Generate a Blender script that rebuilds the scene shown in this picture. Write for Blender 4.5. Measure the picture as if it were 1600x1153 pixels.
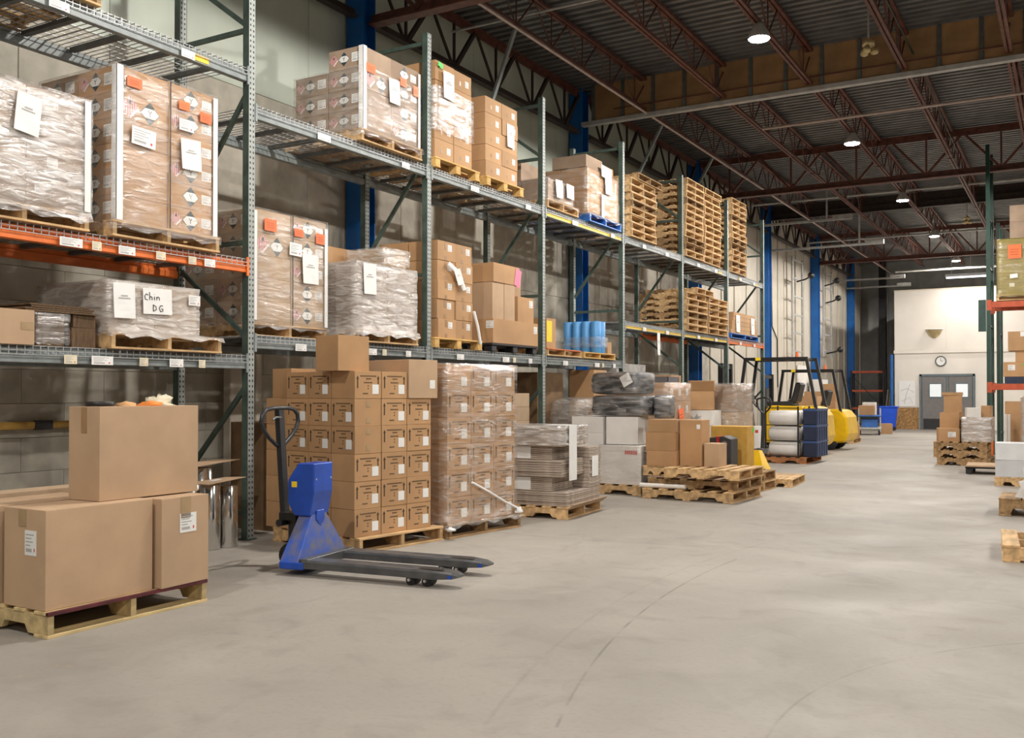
import bpy, bmesh, math, random
from mathutils import Vector, Matrix
R = math.radians
rnd = random.Random(7)
scene = bpy.context.scene
C = scene.collection
for o in list(bpy.data.objects):
    bpy.data.objects.remove(o)

# ------------------------------------------------------------------ camera
cam_d = bpy.data.cameras.new('camera'); cam = bpy.data.objects.new('camera', cam_d); C.objects.link(cam)
cam_d.sensor_width = 36.0; cam_d.lens = 36.0 * 1507.13 / 1600.0
cam_d.shift_y = 18.7 / 1600.0
cam_d.clip_start = 0.05; cam_d.clip_end = 200
cam.location = (0, 0, 1.4)
cam.rotation_euler = (R(90.718), 0, R(30.2))
scene.camera = cam

# ------------------------------------------------------------------ world, exposure
world = bpy.data.worlds.new('world'); scene.world = world; world.use_nodes = True
bg = world.node_tree.nodes['Background']
bg.inputs[0].default_value = (0.75, 0.8, 0.85, 1); bg.inputs[1].default_value = 0.05
vs = scene.view_settings
vs.view_transform = 'Standard'; vs.look = 'None'; vs.gamma = 1.0; vs.use_curve_mapping = False
vs.exposure = 0.0

# ------------------------------------------------------------------ the ceiling lamps of the hall (rows of LED high-bays)
LAMP_ROWS_X = (-3.88, 3.8)
LAMP_Y = [13.74 + 6.75 * k for k in range(-3, 5)]
LAMP_Z = 6.5
LAMP_W = 1180.0
def lamp_light(x, y, z, power=LAMP_W, size=0.36):
    l = bpy.data.lights.new('lamp_light', 'SPOT'); l.shadow_soft_size = size / 2
    l.energy = power; l.color = (1.0, 0.95, 0.885); l.spot_size = R(173); l.spot_blend = 0.10
    o = bpy.data.objects.new('lamp_light', l); C.objects.link(o)
    o.location = (x, y, z)
    return o

# ------------------------------------------------------------------ materials
MATS = {}
def _base(name):
    m = bpy.data.materials.new(name); m.use_nodes = True
    nt = m.node_tree; b = nt.nodes['Principled BSDF']
    return m, nt, b
def node(nt, t, **kw):
    n = nt.nodes.new(t)
    for k, v in kw.items(): setattr(n, k, v)
    return n
def M(name, col, rough=0.6, metal=0.0, var=0.12, ns=7.0, rand=0.1, bump=0.0, bs=60.0, stretch=None, emis=None, es=0.0, col2=None, spec=0.5):
    if name in MATS: return MATS[name]
    m, nt, b = _base(name); L = nt.links
    tc = node(nt, 'ShaderNodeTexCoord'); mp = node(nt, 'ShaderNodeMapping')
    L.new(tc.outputs['Object'], mp.inputs[0])
    if stretch: mp.inputs['Scale'].default_value = stretch
    noi = node(nt, 'ShaderNodeTexNoise'); noi.inputs['Scale'].default_value = ns; noi.inputs['Detail'].default_value = 5
    L.new(mp.outputs[0], noi.inputs['Vector'])
    oi = node(nt, 'ShaderNodeObjectInfo')
    mix = node(nt, 'ShaderNodeMix', data_type='RGBA')
    c2 = col2 or tuple(max(0, c * (1 - 2.2 * var)) for c in col)
    mix.inputs[6].default_value = (*[min(1, c * (1 + var)) for c in col], 1); mix.inputs[7].default_value = (*c2, 1)
    ramp = node(nt, 'ShaderNodeMapRange'); ramp.inputs[1].default_value = 0.35; ramp.inputs[2].default_value = 0.7
    L.new(noi.outputs[0], ramp.inputs[0]); L.new(ramp.outputs[0], mix.inputs[0])
    hsv = node(nt, 'ShaderNodeHueSaturation')
    mr = node(nt, 'ShaderNodeMapRange'); mr.inputs[3].default_value = 1 - rand; mr.inputs[4].default_value = 1 + rand
    L.new(oi.outputs['Random'], mr.inputs[0]); L.new(mr.outputs[0], hsv.inputs['Value'])
    L.new(mix.outputs[2], hsv.inputs['Color']); L.new(hsv.outputs[0], b.inputs['Base Color'])
    b.inputs['Roughness'].default_value = rough; b.inputs['Metallic'].default_value = metal
    b.inputs['Specular IOR Level'].default_value = spec
    if bump:
        n2 = node(nt, 'ShaderNodeTexNoise'); n2.inputs['Scale'].default_value = bs; n2.inputs['Detail'].default_value = 4
        L.new(mp.outputs[0], n2.inputs['Vector'])
        bp = node(nt, 'ShaderNodeBump'); bp.inputs['Strength'].default_value = bump; bp.inputs['Distance'].default_value = 0.01
        L.new(n2.outputs[0], bp.inputs['Height']); L.new(bp.outputs[0], b.inputs['Normal'])
    if emis:
        b.inputs['Emission Color'].default_value = (*emis, 1); b.inputs['Emission Strength'].default_value = es
    MATS[name] = m
    return m

kraft = M('kraft', (0.48, 0.28, 0.135), 0.75, var=0.06, ns=3, rand=0.09, bump=0.05, bs=120)
kraft_tan = M('kraft_tan', (0.51, 0.345, 0.215), 0.75, var=0.05, ns=3, rand=0.07, bump=0.05, bs=120)
kraft_pale = M('kraft_pale', (0.50, 0.36, 0.235), 0.8, var=0.06, ns=3, rand=0.08)
kraft_grey = M('kraft_grey', (0.36, 0.26, 0.185), 0.8, var=0.08, ns=4, rand=0.08)
kraft_olive = M('kraft_olive', (0.30, 0.235, 0.10), 0.75, var=0.08, ns=4, rand=0.08)
card_white = M('card_white', (0.76, 0.73, 0.69), 0.75, var=0.04, ns=3, rand=0.05)
card_grey = M('card_grey', (0.44, 0.36, 0.295), 0.8, var=0.2, ns=14, rand=0.06, stretch=(1, 1, 14))
tape = M('tape', (0.34, 0.20, 0.095), 0.35, var=0.05)
tape_tan = M('tape_tan', (0.42, 0.29, 0.16), 0.35, var=0.05)
wood = M('pallet_wood', (0.62, 0.405, 0.20), 0.8, var=0.2, ns=5, rand=0.16, bump=0.2, bs=30, stretch=(3, 0.6, 3))
wood_y = M('pallet_wood_yellow', (0.68, 0.42, 0.14), 0.75, var=0.16, ns=5, rand=0.1, stretch=(3, 0.6, 3))
wood_d = M('pallet_wood_dark', (0.38, 0.235, 0.11), 0.85, var=0.25, ns=5, rand=0.18, stretch=(3, 0.6, 3))
wood_maroon = M('pallet_maroon', (0.11, 0.018, 0.024), 0.7, var=0.2, ns=8)
wood_orange = M('pallet_orange', (0.55, 0.16, 0.05), 0.7, var=0.15, ns=8)
plastic_black = M('black_plastic', (0.018, 0.018, 0.02), 0.45, var=0.1, rand=0.05)
plastic_blue = M('blue_plastic', (0.03, 0.15, 0.50), 0.45, var=0.1)
navy = M('navy_plastic', (0.012, 0.022, 0.06), 0.45, var=0.1)
bluebin = M('blue_bin', (0.01, 0.08, 0.62), 0.4, var=0.05)
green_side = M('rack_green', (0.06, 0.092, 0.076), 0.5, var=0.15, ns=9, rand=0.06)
beam_grey = M('beam_grey', (0.23, 0.26, 0.26), 0.45, var=0.1, ns=9, rand=0.05)
beam_green = M('rack_dark_green', (0.010, 0.045, 0.032), 0.45, var=0.12, rand=0.05)
beam_orange = M('beam_orange', (0.80, 0.185, 0.035), 0.5, var=0.08, ns=9, rand=0.04)
beam_rust = M('beam_rust', (0.50, 0.085, 0.03), 0.5, var=0.1, ns=9, rand=0.04)
beam_yellow = M('yellow_tape', (0.75, 0.50, 0.035), 0.5, var=0.08, ns=12)
steel = M('galvanised', (0.50, 0.51, 0.51), 0.42, metal=0.6, var=0.15, ns=20, rand=0.05)
steel_dk = M('dull_steel', (0.16, 0.165, 0.165), 0.5, metal=0.4, var=0.15, ns=20)
chrome = M('foil_metal', (0.78, 0.77, 0.75), 0.16, metal=1.0, var=0.05, ns=3, bump=0.15, bs=6, stretch=(4, 4, 0.4))
red_steel = M('joist_red', (0.122, 0.042, 0.030), 0.55, var=0.2, ns=8, rand=0.12)
dark_steel = M('truss_dark', (0.035, 0.022, 0.018), 0.6, var=0.2, ns=8)
deck_metal = M('roof_deck', (0.17, 0.17, 0.17), 0.5, metal=0.3, var=0.12, ns=3)
pipe_grey = M('pipe_grey', (0.42, 0.42, 0.41), 0.45, var=0.1)
pipe_rose = M('pipe_pale', (0.52, 0.42, 0.38), 0.5, var=0.1)
blue_col = M('column_blue', (0.006, 0.115, 0.40), 0.4, var=0.08, ns=3, rand=0.02)
wall_green = M('wall_paint', (0.58, 0.63, 0.545), 0.6, var=0.07, ns=1.2, rand=0.02, stretch=(1, 1, 0.35))
wall_cream = M('wall_cream', (0.60, 0.545, 0.455), 0.65, var=0.05, ns=1.5, rand=0.02)
wall_block = M('wall_block', (0.50, 0.465, 0.39), 0.75, var=0.1, ns=4, rand=0.04, bump=0.1, bs=60)
wall_joint = M('wall_joint', (0.37, 0.36, 0.31), 0.9)
wall_grey = M('wall_grey', (0.33, 0.335, 0.32), 0.7, var=0.08, ns=2)
wall_dim = M('wall_dim', (0.22, 0.21, 0.19), 0.8)
wall_white = M('wall_white', (0.76, 0.71, 0.64), 0.6, var=0.03, ns=1.2, rand=0.01)
insul = M('insulation_paper', (0.33, 0.19, 0.085), 0.7, var=0.16, ns=2.5, rand=0.1)
stud_m = M('stud_steel', (0.13, 0.145, 0.145), 0.5, metal=0.3)
paper = M('paper_white', (0.82, 0.82, 0.80), 0.6, var=0.02, rand=0.04)
paper_cream = M('paper_cream', (0.74, 0.66, 0.48), 0.6, var=0.04)
ink = M('ink', (0.025, 0.022, 0.02), 0.7, var=0.0, rand=0)
ink_grey = M('ink_grey', (0.42, 0.41, 0.40), 0.7, var=0.0, rand=0)
ink_red = M('ink_red', (0.60, 0.05, 0.04), 0.6, var=0.0, rand=0)
stk_orange = M('sticker_orange', (0.92, 0.17, 0.05), 0.5, var=0.03)
stk_yellow = M('sticker_yellow', (0.92, 0.66, 0.02), 0.5, var=0.03)
stk_pink = M('sticker_pink', (0.88, 0.22, 0.36), 0.5, var=0.03)
stk_green = M('sticker_green', (0.02, 0.72, 0.06), 0.5, var=0.03)
jack_blue = M('jack_blue', (0.014, 0.075, 0.45), 0.35, var=0.12, ns=6, rand=0.02)
jack_blue_worn = M('jack_blue_worn', (0.028, 0.075, 0.34), 0.45, var=0.3, ns=10, col2=(0.16, 0.15, 0.16))
jack_fork = M('fork_black', (0.042, 0.045, 0.05), 0.38, var=0.3, ns=9, col2=(0.10, 0.10, 0.10))
rubber = M('rubber', (0.015, 0.015, 0.016), 0.6, var=0.1)
fork_yellow = M('forklift_yellow', (0.78, 0.47, 0.008), 0.35, var=0.06, ns=5, rand=0.03)
fork_black = M('forklift_black', (0.015, 0.015, 0.016), 0.4, var=0.2, ns=6)
seat_m = M('seat_vinyl', (0.02, 0.02, 0.022), 0.5)
roll_blue = M('roll_blue', (0.10, 0.33, 0.68), 0.35, var=0.06, ns=4)
roll_white = M('roll_white', (0.76, 0.73, 0.69), 0.45, var=0.04, ns=4)
cloth_white = M('film_white', (0.80, 0.80, 0.79), 0.45, var=0.04, ns=4)
door_grey = M('door_grey', (0.18, 0.17, 0.165), 0.5, var=0.05)
door_frame = M('door_frame', (0.13, 0.17, 0.19), 0.45, var=0.05)
osb = M('osb', (0.42, 0.23, 0.085), 0.75, var=0.3, ns=22, bump=0.2, bs=40)
brass = M('brass_lamp', (0.62, 0.50, 0.26), 0.3, metal=0.5, var=0.1)
glass_lens = M('lamp_lens', (1, 1, 1), 0.4, var=0, rand=0, emis=(1.0, 0.95, 0.86), es=60.0)
glass_pane = M('door_glass', (0.75, 0.78, 0.78), 0.15, var=0.03, emis=(0.9, 0.95, 1.0), es=0.35)  # pane glows faintly by itself: brightness put into the glass, no lamp
tube_lens = M('tube_lens', (1, 1, 1), 0.4, var=0, rand=0, emis=(0.92, 0.9, 1.0), es=2.2)
charcoal = M('charcoal_foam', (0.03, 0.031, 0.034), 0.55, var=0.3, ns=6)

def wrap_material(name, lo, hi, tint, rough=0.12, scale=3.0, gloss=0.22):
    m, nt, b = _base(name); L = nt.links
    out = nt.nodes['Material Output']
    tc = node(nt, 'ShaderNodeTexCoord'); mp = node(nt, 'ShaderNodeMapping'); mp.inputs['Scale'].default_value = (1.6, 1.6, 7.0)
    mp.inputs['Rotation'].default_value = (0.12, 0.1, 0)
    L.new(tc.outputs['Object'], mp.inputs[0])
    n1 = node(nt, 'ShaderNodeTexNoise'); n1.inputs['Scale'].default_value = scale; n1.inputs['Detail'].default_value = 6; n1.inputs['Distortion'].default_value = 0.8
    L.new(mp.outputs[0], n1.inputs['Vector'])
    mr = node(nt, 'ShaderNodeMapRange'); mr.inputs[1].default_value = 0.38; mr.inputs[2].default_value = 0.72; mr.inputs[3].default_value = lo; mr.inputs[4].default_value = hi
    L.new(n1.outputs[0], mr.inputs[0])
    b.inputs['Base Color'].default_value = (*tint, 1); b.inputs['Roughness'].default_value = rough
    b.inputs['Specular IOR Level'].default_value = 1.0
    bp = node(nt, 'ShaderNodeBump'); bp.inputs['Strength'].default_value = 0.8; bp.inputs['Distance'].default_value = 0.03
    L.new(n1.outputs[0], bp.inputs['Height']); L.new(bp.outputs[0], b.inputs['Normal'])
    tr = node(nt, 'ShaderNodeBsdfTransparent'); tr.inputs[0].default_value = (0.97, 0.96, 0.95, 1)
    gl = node(nt, 'ShaderNodeBsdfGlossy'); gl.inputs['Color'].default_value = (0.95, 0.94, 0.93, 1); gl.inputs['Roughness'].default_value = 0.24
    L.new(bp.outputs[0], gl.inputs['Normal'])
    n3 = node(nt, 'ShaderNodeTexNoise'); n3.inputs['Scale'].default_value = 1.6; n3.inputs['Detail'].default_value = 3; L.new(mp.outputs[0], n3.inputs['Vector'])
    m3 = node(nt, 'ShaderNodeMapRange'); m3.inputs[1].default_value = 0.42; m3.inputs[2].default_value = 0.65; m3.inputs[3].default_value = gloss * 0.15; m3.inputs[4].default_value = gloss
    L.new(n3.outputs[0], m3.inputs[0])
    mg = node(nt, 'ShaderNodeMixShader'); L.new(m3.outputs[0], mg.inputs[0]); L.new(tr.outputs[0], mg.inputs[1]); L.new(gl.outputs[0], mg.inputs[2])
    mx = node(nt, 'ShaderNodeMixShader')
    L.new(mr.outputs[0], mx.inputs[0]); L.new(mg.outputs[0], mx.inputs[1]); L.new(b.outputs[0], mx.inputs[2])
    L.new(mx.outputs[0], out.inputs[0])
    MATS[name] = m
    return m
wrap_light = wrap_material('stretch_film', 0.02, 0.25, (0.88, 0.86, 0.84))
wrap_heavy = wrap_material('stretch_film_heavy', 0.08, 0.72, (0.88, 0.86, 0.84), gloss=0.33)
wrap_milky = wrap_material('stretch_film_milky', 0.30, 0.75, (0.74, 0.70, 0.66), gloss=0.35)
wrap_yellow = wrap_material('stretch_film_yellow', 0.12, 0.5, (0.55, 0.47, 0.12))
wrap_bag = wrap_material('bag_film', 0.10, 0.55, (0.62, 0.60, 0.57), gloss=0.3)
wrap_clear = wrap_material('clear_film', 0.0, 0.24, (0.84, 0.86, 0.88), rough=0.08, gloss=0.38)

def hole_material():
    m, nt, b = _base('rack_post_face'); L = nt.links
    tc = node(nt, 'ShaderNodeTexCoord'); sx = node(nt, 'ShaderNodeSeparateXYZ'); L.new(tc.outputs['Object'], sx.inputs[0])
    def math_(op, a, bb=None):
        n = node(nt, 'ShaderNodeMath', operation=op)
        for i, q in enumerate((a, bb)):
            if q is None: continue
            if isinstance(q, (int, float)): n.inputs[i].default_value = q
            else: L.new(q, n.inputs[i])
        return n.outputs[0]
    y = math_('SUBTRACT', math_('ABSOLUTE', sx.outputs[1]), 0.02)
    zz = math_('SUBTRACT', math_('FRACT', math_('MULTIPLY', sx.outputs[2], 1 / 0.051)), 0.5)
    zz = math_('MULTIPLY', zz, 0.051)
    d = math_('SQRT', math_('ADD', math_('MULTIPLY', y, y), math_('MULTIPLY', math_('MULTIPLY', zz, zz), 0.55)))
    hole = math_('LESS_THAN', d, 0.0088)
    noi = node(nt, 'ShaderNodeTexNoise'); noi.inputs['Scale'].default_value = 9; L.new(tc.outputs['Object'], noi.inputs['Vector'])
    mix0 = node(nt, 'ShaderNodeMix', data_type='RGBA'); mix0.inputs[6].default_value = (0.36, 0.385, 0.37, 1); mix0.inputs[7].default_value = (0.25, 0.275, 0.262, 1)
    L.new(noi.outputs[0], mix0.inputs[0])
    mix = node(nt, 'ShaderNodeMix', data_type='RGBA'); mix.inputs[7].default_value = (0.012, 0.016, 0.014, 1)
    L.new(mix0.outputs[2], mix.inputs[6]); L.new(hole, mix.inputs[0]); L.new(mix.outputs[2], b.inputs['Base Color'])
    b.inputs['Roughness'].default_value = 0.5
    return m
post_face = hole_material()

def stripe_material():
    m, nt, b = _base('hazard_stripes'); L = nt.links
    tc = node(nt, 'ShaderNodeTexCoord'); mp = node(nt, 'ShaderNodeMapping'); L.new(tc.outputs['Object'], mp.inputs[0])
    w = node(nt, 'ShaderNodeTexWave', bands_direction='Y'); w.inputs['Scale'].default_value = 14
    L.new(mp.outputs[0], w.inputs['Vector'])
    mix = node(nt, 'ShaderNodeMix', data_type='RGBA'); mix.inputs[6].default_value = (0.50, 0.12, 0.12, 1); mix.inputs[7].default_value = (0.66, 0.50, 0.48, 1)
    gt = node(nt, 'ShaderNodeMath', operation='GREATER_THAN'); gt.inputs[1].default_value = 0.5
    L.new(w.outputs['Fac'], gt.inputs[0]); L.new(gt.outputs[0], mix.inputs[0]); L.new(mix.outputs[2], b.inputs['Base Color'])
    return m
hazard = stripe_material()

def floor_material():
    m, nt, b = _base('concrete'); L = nt.links
    geo = node(nt, 'ShaderNodeNewGeometry'); P = geo.outputs['Position']
    sx = node(nt, 'ShaderNodeSeparateXYZ'); L.new(P, sx.inputs[0])
    def math_(op, a, bb=None, clamp=False):
        n = node(nt, 'ShaderNodeMath', operation=op); n.use_clamp = clamp
        for i, q in enumerate((a, bb)):
            if q is None: continue
            if isinstance(q, (int, float)): n.inputs[i].default_value = q
            else: L.new(q, n.inputs[i])
        return n.outputs[0]
    def noise(s, d=5, dist=0.0):
        n = node(nt, 'ShaderNodeTexNoise'); n.inputs['Scale'].default_value = s; n.inputs['Detail'].default_value = d; n.inputs['Distortion'].default_value = dist
        L.new(P, n.inputs['Vector']); return n.outputs[0]
    def rng(v, a, bb, c=0.0, d=1.0):
        n = node(nt, 'ShaderNodeMapRange'); L.new(v, n.inputs[0])
        for i, q in enumerate((a, bb, c, d)): n.inputs[i + 1].default_value = q
        return n.outputs[0]
    def mixc(f, A, B):
        n = node(nt, 'ShaderNodeMix', data_type='RGBA')
        L.new(f, n.inputs[0])
        for i, q in ((6, A), (7, B)):
            if isinstance(q, tuple): n.inputs[i].default_value = (*q, 1)
            else: L.new(q, n.inputs[i])
        return n.outputs[2]
    c = mixc(rng(noise(0.55, 6, 0.6), 0.35, 0.68), (0.385, 0.352, 0.308), (0.295, 0.270, 0.237))
    c = mixc(math_('MULTIPLY', rng(noise(2.6, 8, 1.2), 0.52, 0.75), 0.45), c, (0.22, 0.20, 0.175))
    c = mixc(math_('MULTIPLY', rng(noise(30, 4), 0.5, 0.8), 0.3), c, (0.24, 0.22, 0.19))
    c = mixc(math_('MULTIPLY', rng(noise(1.4, 7, 2.0), 0.55, 0.8), 0.4), c, (0.43, 0.39, 0.34))
    # tyre scuffs: arcs of circles on the floor
    brk = rng(noise(3.0, 4), 0.35, 0.6)
    for cx, cy, rr, w, k, lo, hi in ((8.56, 7.22, 11.05, 0.012, 0.5, 3.6, 8.0), (8.3, 6.9, 11.0, 0.02, 0.15, 3.4, 9.0), (-4.5, 13.5, 5.2, 0.03, 0.25, 5.0, 14.0), (1.5, 4.2, 2.6, 0.012, 0.3, 0, 9)):
        dx = math_('SUBTRACT', sx.outputs[0], cx); dy = math_('SUBTRACT', sx.outputs[1], cy)
        dist = math_('SQRT', math_('ADD', math_('MULTIPLY', dx, dx), math_('MULTIPLY', dy, dy)))
        band = math_('SUBTRACT', 1.0, math_('DIVIDE', math_('ABSOLUTE', math_('SUBTRACT', dist, rr)), w), True)
        inr = math_('MULTIPLY', math_('GREATER_THAN', sx.outputs[1], lo), math_('LESS_THAN', sx.outputs[1], hi))
        f = math_('MULTIPLY', math_('MULTIPLY', math_('MULTIPLY', band, brk), inr), k)
        c = mixc(f, c, (0.06, 0.055, 0.05))
    # worn yellow aisle line
    d = math_('ABSOLUTE', math_('SUBTRACT', sx.outputs[0], -4.5))
    f = math_('MULTIPLY', math_('LESS_THAN', d, 0.05), rng(noise(5.0, 6, 1.5), 0.60, 0.70))
    f = math_('MULTIPLY', f, math_('LESS_THAN', sx.outputs[1], 4.6))
    c = mixc(f, c, (0.62, 0.36, 0.09))
    L.new(c, b.inputs['Base Color'])
    L.new(rng(noise(1.1, 5), 0.3, 0.7, 0.55, 0.75), b.inputs['Roughness'])
    b.inputs['Specular IOR Level'].default_value = 0.35
    bp = node(nt, 'ShaderNodeBump'); bp.inputs['Strength'].default_value = 0.08; bp.inputs['Distance'].default_value = 0.01
    L.new(noise(22, 6), bp.inputs['Height']); L.new(bp.outputs[0], b.inputs['Normal'])
    return m
concrete = floor_material()

TIER = ['bottom', 'second', 'third', 'fourth', 'fifth', 'sixth', 'seventh', 'eighth', 'ninth', 'tenth', 'eleventh', 'twelfth', 'thirteenth']
def tier(k, n): return 'top' if k == n - 1 else TIER[k]
# ------------------------------------------------------------------ mesh helpers
class MB:
    def __init__(s): s.v = []; s.f = []; s.m = []; s.s = []
    def add(s, vs_, fs, m=0, sm=False):
        b = len(s.v); s.v += [tuple(v) for v in vs_]
        for f in fs: s.f.append([b + i for i in f]); s.m.append(m); s.s.append(sm)
        return s
    def box(s, x0, x1, y0, y1, z0, z1, m=0):
        vs_ = [(x, y, z) for z in (z0, z1) for y in (y0, y1) for x in (x0, x1)]
        return s.add(vs_, [(0, 2, 3, 1), (4, 5, 7, 6), (0, 1, 5, 4), (2, 6, 7, 3), (0, 4, 6, 2), (1, 3, 7, 5)], m)
    def bar(s, p0, p1, w, h, m=0, up=(0, 0, 1)):
        p0 = Vector(p0); p1 = Vector(p1); d = (p1 - p0).normalized(); u = Vector(up)
        if abs(d.dot(u)) > 0.98: u = Vector((1, 0, 0))
        a = d.cross(u).normalized() * (w / 2); b = a.cross(d).normalized() * (h / 2)
        vs_ = [p + sa * a + sb * b for p in (p0, p1) for sa, sb in ((-1, -1), (1, -1), (1, 1), (-1, 1))]
        return s.add(vs_, [(0, 1, 2, 3), (7, 6, 5, 4), (0, 4, 5, 1), (1, 5, 6, 2), (2, 6, 7, 3), (3, 7, 4, 0)], m)
    def cyl(s, p0, p1, r0, r1=None, n=12, m=0, caps=True):
        r1 = r0 if r1 is None else r1
        p0 = Vector(p0); p1 = Vector(p1); d = (p1 - p0).normalized(); u = Vector((0, 0, 1)) if abs(d.z) < 0.9 else Vector((1, 0, 0))
        a = d.cross(u).normalized(); b = d.cross(a)
        vs_ = []
        for p, r in ((p0, r0), (p1, r1)):
            vs_ += [p + r * (math.cos(t) * a + math.sin(t) * b) for t in (2 * math.pi * i / n for i in range(n))]
        s.add(vs_, [(i, (i + 1) % n, n + (i + 1) % n, n + i) for i in range(n)], m, True)
        if caps: s.add(vs_, [tuple(range(n))[::-1], tuple(range(n, 2 * n))], m)
        return s
    def tube(s, pts, r, n=8, m=0, closed=False):
        pts = [Vector(p) for p in pts]; N = len(pts); vs_ = []
        prev = None
        for i, p in enumerate(pts):
            if closed: d = (pts[(i + 1) % N] - pts[i - 1])
            else: d = pts[min(i + 1, N - 1)] - pts[max(i - 1, 0)]
            d.normalize()
            if prev is None:
                u = Vector((0, 0, 1)) if abs(d.z) < 0.9 else Vector((1, 0, 0)); a = d.cross(u).normalized()
            else:
                a = (prev - d * prev.dot(d)).normalized()
            prev = a; b = d.cross(a)
            vs_ += [p + r * (math.cos(t) * a + math.sin(t) * b) for t in (2 * math.pi * k / n for k in range(n))]
        fs = []
        for i in range(N if closed else N - 1):
            j = (i + 1) % N
            fs += [(i * n + k, i * n + (k + 1) % n, j * n + (k + 1) % n, j * n + k) for k in range(n)]
        s.add(vs_, fs, m, True)
        if not closed: s.add(vs_, [tuple(range(n)), tuple(range((N - 1) * n, N * n))[::-1]], m)
        return s
    def prism(s, poly, axis, a, b, m=0):
        def pt(p, t):
            return {'x': (t, p[0], p[1]), 'y': (p[0], t, p[1]), 'z': (p[0], p[1], t)}[axis]
        n = len(poly); vs_ = [pt(p, a) for p in poly] + [pt(p, b) for p in poly]
        s.add(vs_, [tuple(range(n))[::-1], tuple(range(n, 2 * n))] + [(i, (i + 1) % n, n + (i + 1) % n, n + i) for i in range(n)], m)
        return s
    def lathe(s, prof, n=20, c=(0, 0, 0), axis='z', m=0):
        vs_ = []
        for r, t in prof:
            for k in range(n):
                a = 2 * math.pi * k / n; x, y = r * math.cos(a), r * math.sin(a)
                q = {'z': (x, y, t), 'x': (t, x, y), 'y': (x, t, y)}[axis]
                vs_.append((c[0] + q[0], c[1] + q[1], c[2] + q[2]))
        P = len(prof)
        s.add(vs_, [(i * n + k, i * n + (k + 1) % n, (i + 1) * n + (k + 1) % n, (i + 1) * n + k) for i in range(P - 1) for k in range(n)], m, True)
        if prof[0][0] > 1e-4: s.add(vs_[:n], [tuple(range(n))[::-1]], m)
        if prof[-1][0] > 1e-4: s.add(vs_[-n:], [tuple(range(n))], m)
        return s
    def mesh(s, name, mats, bevel=0.0, weld=False):
        me = bpy.data.meshes.new(name); me.from_pydata(s.v, [], s.f)
        if not isinstance(mats, (list, tuple)): mats = [mats]
        for q in mats: me.materials.append(q)
        for p, mi, sm in zip(me.polygons, s.m, s.s): p.material_index = mi; p.use_smooth = sm
        bm = bmesh.new(); bm.from_mesh(me)
        if weld or bevel: bmesh.ops.remove_doubles(bm, verts=bm.verts, dist=1e-5)
        bmesh.ops.recalc_face_normals(bm, faces=bm.faces)
        if bevel:
            ed = [e for e in bm.edges if len(e.link_faces) == 2 and e.calc_face_angle() > 0.6]
            bmesh.ops.bevel(bm, geom=ed, offset=bevel, segments=1, affect='EDGES', clamp_overlap=True)
        bm.to_mesh(me); bm.free(); me.update()
        return me

def link(o, parent=None):
    C.objects.link(o)
    if parent is not None: o.parent = parent
    return o
def part(name, me, parent, loc=(0, 0, 0), rot=(0, 0, 0), label=None):
    o = bpy.data.objects.new(name, me); link(o, parent); o.location = loc; o.rotation_euler = rot
    if label: o['label'] = label
    return o
def tag(o, label, cat, group=None):
    o['label'] = label; o['category'] = cat
    if group: o['group'] = group
    return o
def thing(name, label, cat, loc=(0, 0, 0), rz=0.0, group=None):
    o = bpy.data.objects.new(name, None); link(o); o.location = loc; o.rotation_euler = (0, 0, rz); o.empty_display_size = 0.1
    return tag(o, label, cat, group)
def solid(name, me, label, cat, loc=(0, 0, 0), rz=0.0, group=None, rot=None):
    o = bpy.data.objects.new(name, me); link(o); o.location = loc; o.rotation_euler = rot or (0, 0, rz)
    return tag(o, label, cat, group)
def struct(name, me, loc=(0, 0, 0), rz=0.0):
    o = bpy.data.objects.new(name, me); link(o); o.location = loc; o.rotation_euler = (0, 0, rz); o['kind'] = 'structure'
    return o
CACHE = {}
def cached(key, fn):
    if key not in CACHE: CACHE[key] = fn()
    return CACHE[key]
def boxmesh(name, sx, sy, sz, mat, bevel=0.004, base=True):
    key = ('box', name, round(sx, 3), round(sy, 3), round(sz, 3), mat.name, bevel, base)
    def mk():
        z0 = 0 if base else -sz / 2
        return MB().box(-sx / 2, sx / 2, -sy / 2, sy / 2, z0, z0 + sz).mesh(name, mat, bevel)
    return cached(key, mk)
# ================================================================== THE SETTING
HX0, HX1, HY0, HY1, ROOF = -8.6, 9.0, -7.0, 47.4, 7.42
struct('floor', MB().box(HX0 - .2, HX1, HY0, HY1, -0.2, 0).mesh('floor', concrete))
wl = struct('wall_left', MB().box(HX0 - .3, HX0 - .03, HY0, HY1, 0, ROOF + .2).mesh('wall_left', wall_joint))
struct('wall_right', MB().box(HX1, HX1 + .2, HY0, HY1, 0, ROOF + .2).mesh('wall_right', wall_dim))
struct('wall_near', MB().box(HX0, HX1, HY0 - .2, HY0, 0, ROOF + .2).mesh('wall_near', wall_dim))
wb = struct('wall_back', MB().box(HX0, HX1, HY1, HY1 + .2, 0, ROOF + .2).mesh('wall_back', wall_grey))
for k in range(6):
    part('wall_panel', cached('bkpanel', lambda: MB().box(-.59, .59, -.03, 0, 0, 7.0).mesh('wall_panel', wall_grey, .006)), wb, (HX0 + .62 + k * 1.2, HY1, 0))

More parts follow.
